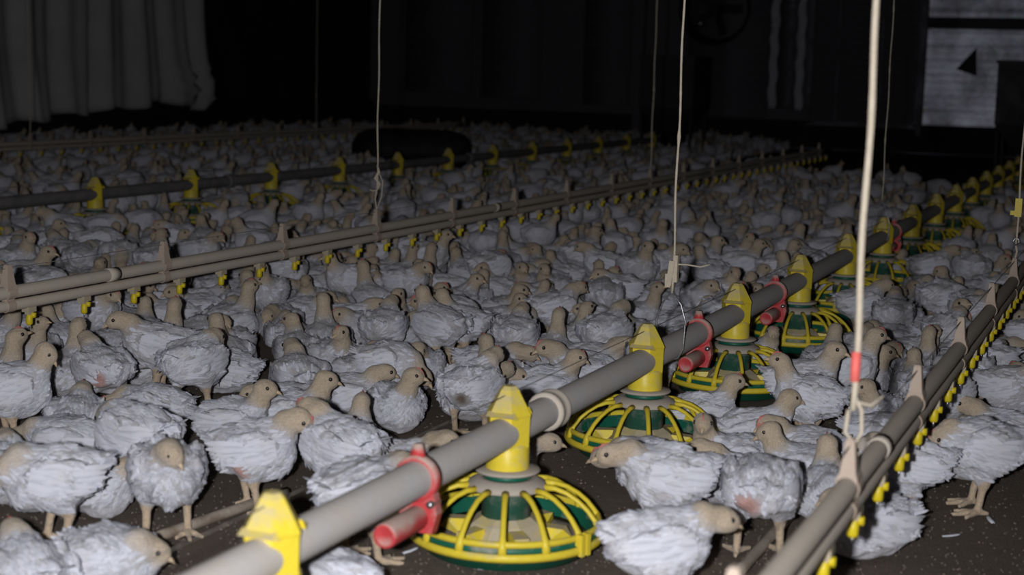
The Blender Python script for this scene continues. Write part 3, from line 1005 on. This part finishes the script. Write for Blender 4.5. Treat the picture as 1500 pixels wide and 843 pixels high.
def mesh_from(vert, Q, col, name, mat='plumage'):
    me = bpy.data.meshes.new(name)
    me.vertices.add(len(vert))
    me.vertices.foreach_set('co', np.ascontiguousarray(vert, np.float32).ravel())
    me.loops.add(len(Q) * 4)
    me.loops.foreach_set('vertex_index', np.ascontiguousarray(Q, np.int32).ravel())
    me.polygons.add(len(Q))
    me.polygons.foreach_set('loop_start', np.arange(0, len(Q) * 4, 4, dtype=np.int32))
    me.polygons.foreach_set('loop_total', np.full(len(Q), 4, np.int32))
    me.update(calc_edges=True)
    at = me.attributes.new('tint', 'FLOAT_COLOR', 'POINT')
    at.data.foreach_set('color', np.concatenate([col, np.ones((len(col), 1))], 1).astype(np.float32).ravel())
    me.materials.append(MATS[mat])
    me.shade_smooth()
    return me


def feather(m_, base, flow, nrm, L, W_, lift, R=0.06, curl=0.0):
    side = np.cross(nrm, flow)
    V_ = []
    for s_, wf in ((0.0, 0.55), (0.45, 1.0), (0.82, 0.8), (1.0, 0.18)):
        for t in (-1, 0, 1):
            x = s_ * L
            V_.append(base + flow * x + side * (t * wf * W_ * 0.5) + nrm * (lift * s_ ** 1.3 - x * x / (2 * R) + 0.0006 - (0.0012 if t else 0) + curl * s_ * s_))
    m_.add(V_, [(r * 3 + c_, r * 3 + c_ + 1, r * 3 + c_ + 4, r * 3 + c_ + 3) for r in range(3) for c_ in (0, 1)])


def plumage_mesh(pose, vert, Q, col, count=780):
    """overlapping body feathers, rooted on the body's own surface"""
    r_ = np.random.default_rng(pose.seed + 77)
    tri = vert[Q]
    nr = np.cross(tri[:, 2] - tri[:, 0], tri[:, 3] - tri[:, 1])
    ar = np.linalg.norm(nr, axis=1)
    nr = nr / (ar[:, None] + 1e-12)
    cen = tri.mean(1)
    cc = col[Q].mean(1)
    white = np.abs(cc - DOWN_SHADE).sum(1) < 0.16
    ok = white & (cen[:, 2] > (0.03 if pose.sit else 0.075)) & (nr[:, 2] > -0.75)
    pr = np.where(ok, ar, 0)
    pick = r_.choice(len(pr), size=count, p=pr / pr.sum())
    m_ = MB()
    for i in pick:
        n_ = nr[i]
        f_ = np.array([-1.0, 0, -0.42 if n_[2] < 0.6 else -0.1]) + r_.normal(size=3) * 0.13
        f_ = f_ - n_ * (f_ @ n_)
        ln = np.linalg.norm(f_)
        if ln < 0.25:
            continue
        f_ /= ln
        L = r_.uniform(0.018, 0.030)
        feather(m_, cen[i] - f_ * L * 0.4, f_, n_, L, r_.uniform(0.0065, 0.0105), r_.uniform(0.0035, 0.0072), 0.052)
    return m_.mesh('plumage', 'feather')


def wing_mesh(pose, sd):
    r_ = np.random.default_rng(pose.seed + 31 + sd)
    c_, rr = pose.wing(sd)
    m_ = MB()

    def yo(x, z):
        q = 1 - ((x - c_[0]) / 0.066) ** 2 - ((z - c_[2]) / 0.038) ** 2
        return c_[1] + sd * (rr[1] * math.sqrt(max(0.0, q)) if q > 0 else max(-0.02, 0.02 * q))

    def plume(x0, z0, x1, z1, W_, k):
        rows = 5
        z0, z1, x1 = z0 + r_.normal() * 0.0018, z1 + r_.normal() * 0.0035, x1 + r_.normal() * 0.006
        k = k + r_.uniform(-0.7, 0.7)
        W_ = W_ * r_.uniform(0.8, 1.25)
        V_ = []
        for i in range(rows + 1):
            t = i / rows
            x, z = x0 + (x1 - x0) * t, z0 + (z1 - z0) * t - 0.004 * t * t
            wf = W_ * 0.5 * (0.7 + 0.5 * math.sin(PI * min(1, t * 0.9))) * (1.0 if t < 0.8 else (0.75 if t < 0.99 else 0.2))
            for u in (-1, 0, 1):
                V_.append((x, yo(x, z) + sd * (0.0014 + 0.0010 * k + (0.0013 if u == 0 else 0) + 0.0022 * t * t), z + u * wf))
        m_.add(V_, [(r * 3 + a, r * 3 + a + 1, r * 3 + a + 4, r * 3 + a + 3) for r in range(rows) for a in (0, 1)])
    for i in range(8):
        t = i / 7
        plume(0.010 - 0.03 * t, c_[2] - 0.020 + 0.036 * t, -0.074 - 0.018 * t + r_.uniform(-0.006, 0.006), c_[2] - 0.026 + 0.040 * t, 0.012, i % 3)
    for i in range(6):
        t = i / 5
        plume(0.034 - 0.012 * t, c_[2] - 0.016 + 0.036 * t, -0.022 + r_.uniform(-0.008, 0.008), c_[2] - 0.024 + 0.042 * t, 0.013, 3 + i % 2)
    for i in range(5):
        t = i / 4
        plume(0.048 - 0.006 * t, c_[2] - 0.010 + 0.028 * t, 0.008 + r_.uniform(-0.006, 0.006), c_[2] - 0.020 + 0.036 * t, 0.013, 5 + i % 2)
    return m_.mesh('wing', 'feather')


def tail_mesh(pose):
    m_ = MB()
    r_ = np.random.default_rng(pose.seed + 3)
    for i in range(9):
        a = (i - 4) * 0.16
        f_ = np.array([-math.cos(a), math.sin(a) * 0.8, 0.30 + r_.normal() * 0.06])
        f_ /= np.linalg.norm(f_)
        n_ = np.array([0.3, 0.12 * (i - 4), 1.0])
        n_ -= f_ * (n_ @ f_)
        n_ /= np.linalg.norm(n_)
        feather(m_, np.array([-0.068, 0.004 * (i - 4), pose.zc + 0.024 - 0.0018 * abs(i - 4)]), f_, n_, r_.uniform(0.036, 0.050), 0.012, 0.004, 0.3)
    return m_.mesh('tail', 'feather')


def head_meshes(pose):
    H, F, S, T = pose.H, pose.F, pose.S, pose.T
    out = {}
    # beak: upper mandible hooked over the lower
    for nm, pr in (('beak', ((0.0250, 0.0, 0.0078, 0.0072), (0.0330, -0.0008, 0.0062, 0.0060), (0.0405, -0.0030, 0.0038, 0.0038), (0.0460, -0.0070, 0.0010, 0.0012))),):
        m_ = MB()
        V_, F_ = [], []
        for a, tz, wy, wz in pr:
            for k in range(8):
                an = 2 * PI * k / 8
                V_.append(H + F * a + S * wy * math.cos(an) + T * (tz - 0.004 + wz * math.sin(an)))
        for r in range(3):
            for k in range(8):
                F_.append((r * 8 + k, r * 8 + (k + 1) % 8, (r + 1) * 8 + (k + 1) % 8, (r + 1) * 8 + k))
        F_.append(tuple(24 + k for k in range(8)))
        m_.add(V_, F_)
        out[nm] = m_.mesh(nm, 'beak')
    for sd in (-1, 1):
        m_ = MB()
        m_.ell((0, 0, 0), (0.0050, 0.0030, 0.0050), 8, 6)
        c_ = H + F * 0.0165 + S * sd * 0.0172 + T * 0.0045
        m_.v = [tuple(c_ + F * p[0] + S * p[1] + T * p[2]) for p in m_.v]
        out['eye%d' % sd] = m_.mesh('eye', 'eye')
    m_ = MB()
    V_, F_ = [], []
    for i, (a, tz) in enumerate(((0.006, 0.0195), (0.012, 0.0240), (0.017, 0.0215), (0.021, 0.0235), (0.026, 0.0185), (0.030, 0.0125), (0.033, 0.006))):
        for y in (-0.0024, 0.0024):
            V_.append(H + F * a + S * y + T * 0.004 * (1 - i / 6))
            V_.append(H + F * a + S * y * 0.45 + T * tz)
    for i in range(6):
        o = i * 4
        F_ += [(o, o + 1, o + 5, o + 4), (o + 2, o + 6, o + 7, o + 3), (o + 1, o + 3, o + 7, o + 5)]
    F_ += [(0, 2, 3, 1), (24, 25, 27, 26)]
    m_.add(V_, F_)
    out['comb'] = m_.mesh('comb', 'comb')
    return out


PROTO = {}


def proto(pose, lod):
    k = (pose.key, lod)
    if k in PROTO:
        return PROTO[k]
    h = {0: 0.0046, 1: 0.0078}[lod]
    vert, Q, col = surface(pose, h)
    d = {'body': mesh_from(vert, Q, col, 'chicken')}
    d.update(head_meshes(pose))
    d['plumage'] = plumage_mesh(pose, vert, Q, col, 780 if lod == 0 else 240)
    d['tail'] = tail_mesh(pose)
    d['wing-1'], d['wing1'] = wing_mesh(pose, -1), wing_mesh(pose, 1)
    PROTO[k] = d
    return d


CHG = 'white broiler chickens on the barn floor'


def add_chicken(pose, lod, x, y, rz, scale, label, comb):
    d = proto(pose, lod)
    o = link('chicken', d['body'])
    o.location = (x, y, 0.0)
    o.rotation_euler = (0, 0, rz)
    o.scale = (scale,) * 3
    tag(o, label, 'chicken', CHG)
    link('beak', d['beak'], o)
    link('eye', d['eye-1'], o)
    link('eye', d['eye1'], o)
    link('wing', d['wing-1'], o)
    link('wing', d['wing1'], o)
    if comb:
        link('comb', d['comb'], o)
    link('tail', d['tail'], o)
    p = link('plumage', d['plumage'], o)
    p['kind'] = 'stuff'
    return o


# foreground birds: floor point under the body, turn (0 = towards the right of the picture, 90 = away), posture
ST, SI = False, True
HEROES = [
    (45, 885, SI, 'tuck', 130, 0, 0, 0, 'white chicken back cut off in the bottom left corner'),
    (165, 868, SI, 'chest', 330, 30, 0, -15, 'chicken at the bottom edge with its head low, left of the front drop tube'),
    (80, 800, ST, 'chest', 200, 10, 0, -50, 'plump chicken at left pecking down towards the left edge'),
    (138, 752, SI, 'fwd', 348, 0, 0, -40, 'chicken with head stretched right behind the plump left bird'),
    (245, 788, ST, 'tuck', 285, 0, 42, -25, 'round chicken facing the camera on the bare litter, head turned right'),
    (200, 728, ST, 'chest', 150, 0, 0, -30, 'chicken hidden behind the round one that faces the camera'),
    (372, 748, ST, 'mid', 8, 0, -15, -40, 'chicken walking right behind the front drop tube'),
    (345, 655, SI, 'up', 350, 0, 0, 0, 'chicken sitting in profile facing right with raised head, left middle'),
    (285, 606, ST, 'tuck', 60, 0, 0, -20, 'chicken seen from behind above the bare litter patch, left'),
    (225, 630, SI, 'low', 170, 20, 0, -20, 'chicken sitting with its head hidden, left of the bare litter patch'),
    (35, 650, ST, 'up', 15, 0, -15, -40, 'tall chicken at the left edge bending its head to the right'),
    (150, 612, ST, 'mid', 130, 0, 0, 0, 'chicken standing turned away with reddish bare rump, left'),
    (98, 648, SI, 'tuck', 95, 0, 0, 0, 'chicken sitting turned away behind the tall left edge bird'),
    (100, 688, SI, 'low', 175, 0, 0, -15, 'chicken with its head down on the litter near the left edge'),
    (205, 562, SI, 'up', 5, 0, 0, -10, 'left one of two chickens beak to beak'),
    (330, 574, SI, 'up', 175, 0, 0, 0, 'right one of two chickens beak to beak'),
    (425, 645, SI, 'up', 5, 0, 0, -5, 'chicken with raised head in profile beside a bare litter gap, centre left'),
    (515, 690, SI, 'up', 80, 0, 0, 10, 'chicken seen from behind with upright buff neck, centre'),
    (577, 628, SI, 'up', 300, 20, 35, 0, 'chicken sitting breast first with its head turned right, centre'),
    (612, 568, SI, 'mid', 272, 0, 0, -20, 'chicken looking straight at the camera, centre'),
    (690, 640, ST, 'mid', 55, 0, 0, 0, 'chicken with a soiled rear turned to the camera, behind the feed pipe'),
    (716, 562, SI, 'fwd', 350, 0, 0, -15, 'chicken with head held low to the right above the coupling ring'),
    (700, 598, SI, 'fwd', 5, 0, 0, -20, 'chicken with lowered buff head left of the cap of the full feeder'),
    (800, 598, SI, 'up', 355, 0, 0, -10, 'chicken with small red comb just above the feed pipe coupling'),
    (498, 748, ST, 'mid', 140, 0, 20, -20, 'chicken facing left just behind the front feed pipe'),
    (590, 722, SI, 'mid', 0, 0, 0, -20, 'brightly lit chicken behind the red hanger clamp'),
    (585, 818, ST, 'fwd', 35, 0, 0, -30, 'chicken reaching into the full feeder under the red clamp'),
    (462, 905, SI, 'tuck', 160, 0, 0, 0, 'chicken back at the bottom edge right of the front drop tube'),
    (730, 708, SI, 'fwd', 2, 0, 0, 0, 'chicken head poking out right of the full feeder drop tube'),
    (975, 792, ST, 'fwd', 183, 0, 0, -6, 'chicken in profile facing left right of the full feeder'),
    (958, 722, SI, 'low', 165, 0, 0, -10, 'chicken resting against the second visible pan, head hidden'),
    (960, 905, ST, 'fwd', 12, 0, 0, -10, 'large bright chicken at the bottom edge reaching right'),
    (1110, 812, ST, 'low', 80, 0, 0, -10, 'chicken turned away with a reddish bare rear, beside the right drinker line'),
    (1180, 655, ST, 'up', 168, 10, 0, 20, 'chicken standing side-on with upright neck, under the fourth pan'),
    (1090, 668, SI, 'up', 5, 0, 0, -8, 'chicken with head raised facing right in front of the standing side-on bird'),
    (1065, 712, SI, 'up', 200, 20, 40, 0, 'chicken facing the camera by the rim of the third pan'),
    (1172, 725, SI, 'up', 175, 0, 0, -20, 'chicken bending its buff neck to the left, right of centre'),
    (1088, 745, SI, 'mid', 178, 0, 0, 0, 'chicken with just its head showing leftwards behind the profile bird'),
    (1212, 770, SI, 'up', 85, 0, 0, 0, 'chicken turned away beside the nearest right bracket'),
    (1015, 645, SI, 'up', 8, 0, 0, 0, 'chicken in profile in front of the dusty third pan'),
    (1212, 592, SI, 'tuck', 60, 0, 0, 0, 'big white chicken back behind the red banded rope'),
    (1425, 748, ST, 'chest', 190, 0, 0, -30, 'chicken standing on bare litter at the right edge'),
    (1318, 768, ST, 'chest', 170, 0, 0, -20, 'ragged chicken standing just right of the drinker line'),
    (1268, 812, SI, 'tuck', 200, 0, 0, 0, 'chicken sitting under the drinker nipples at the lower right'),
    (1285, 640, SI, 'up', 240, -30, -30, -10, 'chicken facing the camera left of the right drinker line'),
    (1465, 668, SI, 'mid', 170, 0, 0, 0, 'chicken sitting at the right edge behind the standing one'),
    (20, 735, SI, 'tuck', 120, 0, 0, 0, 'chicken partly cut by the left edge behind the pecking bird'),
]


class Cloud:
    """floor footprints of the birds: each is a few discs, kept in a coarse grid"""

    def __init__(s, cell=0.16):
        s.c, s.g = cell, {}

    def add(s, discs):
        for x, y, r in discs:
            s.g.setdefault((int(math.floor(x / s.c)), int(math.floor(y / s.c))), []).append((x, y, r))

    def free(s, discs, slack):
        for x, y, r in discs:
            i, j = int(math.floor(x / s.c)), int(math.floor(y / s.c))
            for a in (-1, 0, 1):
                for b_ in (-1, 0, 1):
                    for (X, Y, R) in s.g.get((i + a, j + b_), ()):
                        if (x - X) ** 2 + (y - Y) ** 2 < ((r + R) * slack) ** 2:
                            return False
        return True


def discs(x, y, rz, sc, pose=None):
    c_, s_ = math.cos(rz) * sc, math.sin(rz) * sc
    out = [(x + 0.030 * c_, y + 0.030 * s_, 0.057 * sc), (x - 0.032 * c_, y - 0.032 * s_, 0.054 * sc)]
    if pose is not None and pose.neck in ('low', 'fwd', 'chest', 'mid'):
        hx, hy_ = pose.H[0], pose.H[1]
        out.append((x + hx * c_ - hy_ * s_, y + hx * s_ + hy_ * c_, 0.024 * sc))
    return out


cloud = Cloud()
for i in range(-1, N1 + 3):
    cloud.add([(FX1, FY1 + SP * i, 0.155)])
    cloud.add([(FX1 + 0.09 * math.cos(a), FY1 + SP * i + 0.09 * math.sin(a), 0.085) for a in np.arange(0, 6.28, 0.5)])
for i in range(-1, N2 + 3):
    cloud.add([(FX2 + 0.09 * math.cos(a), FY2 + SP * i + 0.09 * math.sin(a), 0.085) for a in np.arange(0, 6.28, 0.5)])
for t in np.linspace(-0.5, 0.5, 12):
    cloud.add([(-5.50 + t * math.cos(-YAW) + q * 0.42, 11.10 + t * math.sin(-YAW) - q * 0.9, 0.17) for q in (0, 0.22, 0.5, 0.75)])
for hx, hy_ in ((FX2, 14.62), (FX1, 13.15)):
    cloud.add([(hx + a, hy_ + b_, 0.1) for a in (-0.22, 0, 0.22) for b_ in (-0.22, 0, 0.22)])

# the birds leave the view of the pans open
view_gap = Cloud()
for i in range(2, 11):
    p_ = np.array([FX1, FY1 + SP * i])
    q_ = -p_ / np.linalg.norm(p_)
    view_gap.add([tuple(p_ + q_ * t) + (0.10,) for t in (0.22, 0.30, 0.38)])
for i in range(-1, 9):
    p_ = np.array([FX2, FY2 + SP * i])
    q_ = -p_ / np.linalg.norm(p_)
    view_gap.add([tuple(p_ + q_ * t) + (0.07,) for t in (0.20, 0.28, 0.36)])

# settle the foreground birds so that none stands in another
hs = []
for i, (px, py, sit, neck, turn, ny, hyw, hp, lab) in enumerate(HEROES):
    g_ = ground(px, py)
    pose = Pose(sit, neck, ny, hyw, hp, seed=100 + i)
    hs.append([g_[0], g_[1], math.radians(turn) - YAW, 0.91 * (0.96 + 0.08 * ((i * 37) % 11) / 10), pose, lab])
for hw in hs:                                          # bare reddish skin and soiling that belong to single birds
    z_ = hw[4].zc
    if 'reddish bare rump' in hw[5]:
        hw[4].patches = [((-0.058, 0.036, z_ - 0.014), 0.036, (0.60, 0.33, 0.29))]
    elif 'reddish bare rear' in hw[5]:
        hw[4].patches = [((-0.070, 0.022, z_ - 0.016), 0.034, (0.60, 0.33, 0.29))]
    elif 'soiled rear' in hw[5]:
        hw[4].patches = [((-0.072, -0.022, z_ - 0.016), 0.026, (0.14, 0.10, 0.07))]
    elif 'walking right' in hw[5]:
        hw[4].patches = [((-0.028, -0.055, z_ - 0.034), 0.026, (0.60, 0.36, 0.31))]
pans = [(FX1, FY1 + SP * i, 0.172) for i in range(6)]
for it in range(60):
    for i in range(len(hs)):
        for j in range(i):
            a, b_ = hs[i], hs[j]
            if (a[0] - b_[0]) ** 2 + (a[1] - b_[1]) ** 2 > 0.12:
                continue
            for xa, ya, ra in discs(*a[:4])[:2]:
                for xb, yb, rb in discs(*b_[:4])[:2]:
                    dx, dy = xa - xb, ya - yb
                    L = math.hypot(dx, dy) + 1e-6
                    ov = (ra + rb) * 1.0 - L
                    if ov > 0:
                        a[0] += dx / L * ov * 0.25; a[1] += dy / L * ov * 0.25
                        b_[0] -= dx / L * ov * 0.25; b_[1] -= dy / L * ov * 0.25
        for X, Y, R in pans:
            for xa, ya, ra in discs(*hs[i][:4])[:2]:
                dx, dy = xa - X, ya - Y
                L = math.hypot(dx, dy) + 1e-6
                ov = R + ra * 0.92 - L
                if ov > 0:
                    hs[i][0] += dx / L * ov * 0.6; hs[i][1] += dy / L * ov * 0.6
for i, (x, y, rz, sc, pose, lab) in enumerate(hs):
    cloud.add(discs(x, y, rz, sc, pose))
    add_chicken(pose, 0, x, y, rz, sc, lab, i % 3 != 1)

# the crowd
VAR = [Pose(SI, 'up', 0, 0, 0, 1), Pose(SI, 'up', 20, 35, -5, 2), Pose(SI, 'up', -20, -40, 0, 3), Pose(SI, 'mid', 0, 20, -10, 4),
       Pose(SI, 'tuck', 0, 0, 0, 5), Pose(SI, 'tuck', 30, 40, -10, 6), Pose(SI, 'fwd', 0, 0, -15, 7), Pose(SI, 'low', 25, 0, -20, 8),
       Pose(ST, 'up', 0, 0, 0, 9), Pose(ST, 'up', 15, -35, -5, 10), Pose(ST, 'mid', 0, 0, -15, 11), Pose(ST, 'tuck', 0, 25, -5, 12),
       Pose(ST, 'low', 0, 0, -40, 13), Pose(SI, 'stretch', 0, 0, 25, 14), Pose(SI, 'up', 0, 70, -15, 15), Pose(ST, 'chest', 0, 20, -30, 16)]
PV = np.array([12, 11, 11, 9, 7, 7, 6, 4, 6, 5, 5, 3, 3, 4, 8, 3], float)
PV /= PV.sum()


def project(x, y, z=0.08):
    q = np.array([x, y, z]) - CAM
    d = q @ FW
    return 750 + F_PX * (q @ R2) / d, 421.5 - F_PX * (q @ U2) / d, d


def allowed(x, y):
    if x < LEFT_X + 0.3 or y > 17.6 or (x > -3.9 and y > 13.4 - (x + 3.9) * 0.95):
        return False
    u, v, d = project(x, y, 0.0)
    if d < 1.5 or u < -260 or u > 1760 or v > 700:
        return False
    # bare litter left open in the foreground
    if x < FX1:
        return v < (650 if 390 < u < 800 else 590)
    if x < -0.347:
        return v < 740 if u > 1000 else v < 560
    return v < 640 and u > 1380 or v < 560


crowd = []
# birds drinking under the nipples of the left line first
for k in (0, 1, 3, 5, 8, 11, 14):
    y = 2.86 + 0.2 * k
    rz = math.radians(random.choice((80, 100, 130, 40, 60))) - YAW
    c_, s_ = math.cos(rz), math.sin(rz)
    p_ = VAR[13]
    x0, y0 = -2.40 - c_ * 0.095, y - s_ * 0.095
    D = discs(x0, y0, rz, 0.95)
    if cloud.free(D, 0.95):
        cloud.add(D)
        crowd.append((x0, y0, rz, 0.95, 13))
N_TRY = 105000
dd = np.sqrt(rng.random(N_TRY)) * 17.0 + 2.2
aa = rng.uniform(-0.43, 0.43, N_TRY)
hd_ = np.where(rng.random(N_TRY) < 0.55, rng.normal(0.0, 0.9, N_TRY), rng.uniform(-PI, PI, N_TRY))
vv = rng.choice(len(VAR), N_TRY, p=PV)
ss = rng.uniform(0.85, 0.98, N_TRY)
for k in range(N_TRY):
    th = YAW + aa[k]
    x, y = dd[k] * math.sin(th) / math.cos(aa[k]), dd[k] * math.cos(th) / math.cos(aa[k])
    if not allowed(x, y):
        continue
    rz = hd_[k] - YAW
    D = discs(x, y, rz, ss[k], VAR[vv[k]])
    if cloud.free(D, 0.96) and view_gap.free(D, 0.9):
        cloud.add(D)
        crowd.append((x, y, rz, ss[k], int(vv[k])))
crowd.sort(key=lambda c_: project(c_[0], c_[1])[2])
vis = [c_ for c_ in crowd if -25 < project(c_[0], c_[1])[0] < 1520]
n_ind = 300 - len(hs)
ind = vis[:n_ind]
ids = set(id(c_) for c_ in ind)


HEADW = {'up': 'head up', 'mid': 'head half raised', 'tuck': 'head drawn in', 'fwd': 'neck forward', 'low': 'head lowered',
         'stretch': 'neck stretched up', 'chest': 'head on breast'}


def zone(x, y, rz, pose):
    t = math.degrees(rz + YAW + math.radians(pose.key[2])) % 360
    face = ('right', 'back-right', 'away', 'back-left', 'left', 'front-left', 'the camera', 'front-right')[int((t + 22.5) // 45) % 8]
    n = min(max(int(round((y - FY1) / SP)), 0), 14)
    if x > -0.347:
        where = 'right of the right drinker line'
    elif x > FX1:
        where = 'right of the %s near feeder' % ORD[n]
    elif x > -1.7:
        where = 'left of the %s near feeder' % ORD[n]
    elif x > -2.40:
        where = 'before left drinker line by %s feeder' % ORD[n]
    else:
        where = 'beyond left drinker line level with %s feeder' % ORD[n]
    return '%s chicken facing %s, %s, %s' % ('sitting' if pose.sit else 'standing', face, HEADW[pose.neck], where)


for k, (x, y, rz, sc, v_) in enumerate(ind):
    add_chicken(VAR[v_], 1, x, y, rz, sc, zone(x, y, rz, VAR[v_]), k % 3 == 0)

# everything farther: one mass of birds, coarser with distance
low = {}


def lowmesh(v_, lod):
    if (v_, lod) not in low:
        low[(v_, lod)] = surface(VAR[v_], (0.0135, 0.020, 0.027)[lod])
    return low[(v_, lod)]


AV, AQ, AC, off = [], [], [], 0
for c_ in crowd:
    if id(c_) in ids:
        continue
    x, y, rz, sc, v_ = c_
    d = project(x, y)[2]
    u_ = project(x, y)[0]
    vert, Q, col = lowmesh(v_, 2 if not -40 < u_ < 1540 and d > 5.5 else (0 if d < 6.5 else (1 if d < 9.5 else 2)))
    cc_, s_ = math.cos(rz) * sc, math.sin(rz) * sc
    AV.append(np.stack([vert[:, 0] * cc_ - vert[:, 1] * s_ + x, vert[:, 0] * s_ + vert[:, 1] * cc_ + y, vert[:, 2] * sc], -1))
    AQ.append(Q + off)
    AC.append(col)
    off += len(vert)
if AV:
    fm = mesh_from(np.concatenate(AV), np.concatenate(AQ), np.concatenate(AC), 'chicken_flock')
    fo = link('chicken_flock', fm)
    tag(fo, 'dense distant flock of white chickens filling the back of the barn', 'chickens', None, 'stuff')
print('birds', len(hs), len(ind), len(crowd), 'flock quads', sum(len(q) for q in AQ))

# ------------------------------------------------------------------ litter debris
r_ = np.random.default_rng(5)
m_ = MB()
for k in range(3600):
    u, v = r_.uniform(-30, 1530), 843 - 330 * r_.random() ** 1.3 + 40
    g_ = ground(u, v)
    a = r_.uniform(0, PI)
    L, W_ = r_.uniform(0.002, 0.005), r_.uniform(0.001, 0.0025)
    m_.box((g_[0], g_[1], 0.0005 + r_.uniform(-0.003, 0.001)), (L, W_, 0.0025), Matrix.Rotation(a, 3, 'Z') @ Matrix.Rotation(r_.uniform(-0.5, 0.5), 3, 'Y'))
lc = m_.build('litter_chips', 'litter_chip', None, False)
tag(lc, 'loose wood chips and droppings scattered over the litter', 'litter', None, 'stuff')
for i, (px, py, a) in enumerate(((1380, 787, 0.4), (1455, 768, 2.0), (590, 812, 1.1), (700, 835, 0.2))):
    g_ = ground(px, py)
    m_ = MB()
    feather(m_, np.array([0.0, 0, 0.001]), np.array([1.0, 0, 0]), np.array([0, 0, 1.0]), 0.032, 0.011, 0.006, 0.4)
    o = m_.build('feather', 'feather')
    o.location = (g_[0], g_[1], 0.0)
    o.rotation_euler = (0, 0, a)
    md = o.modifiers.new('thickness', 'SOLIDIFY')
    md.thickness = 0.0008
    tag(o, ['loose white feather on the bare litter at lower right', 'small loose feather on the litter near the right edge',
            'loose feather on the litter under the red clamp', 'loose feather in front of the full feeder'][i], 'feather', 'loose feathers on the litter')
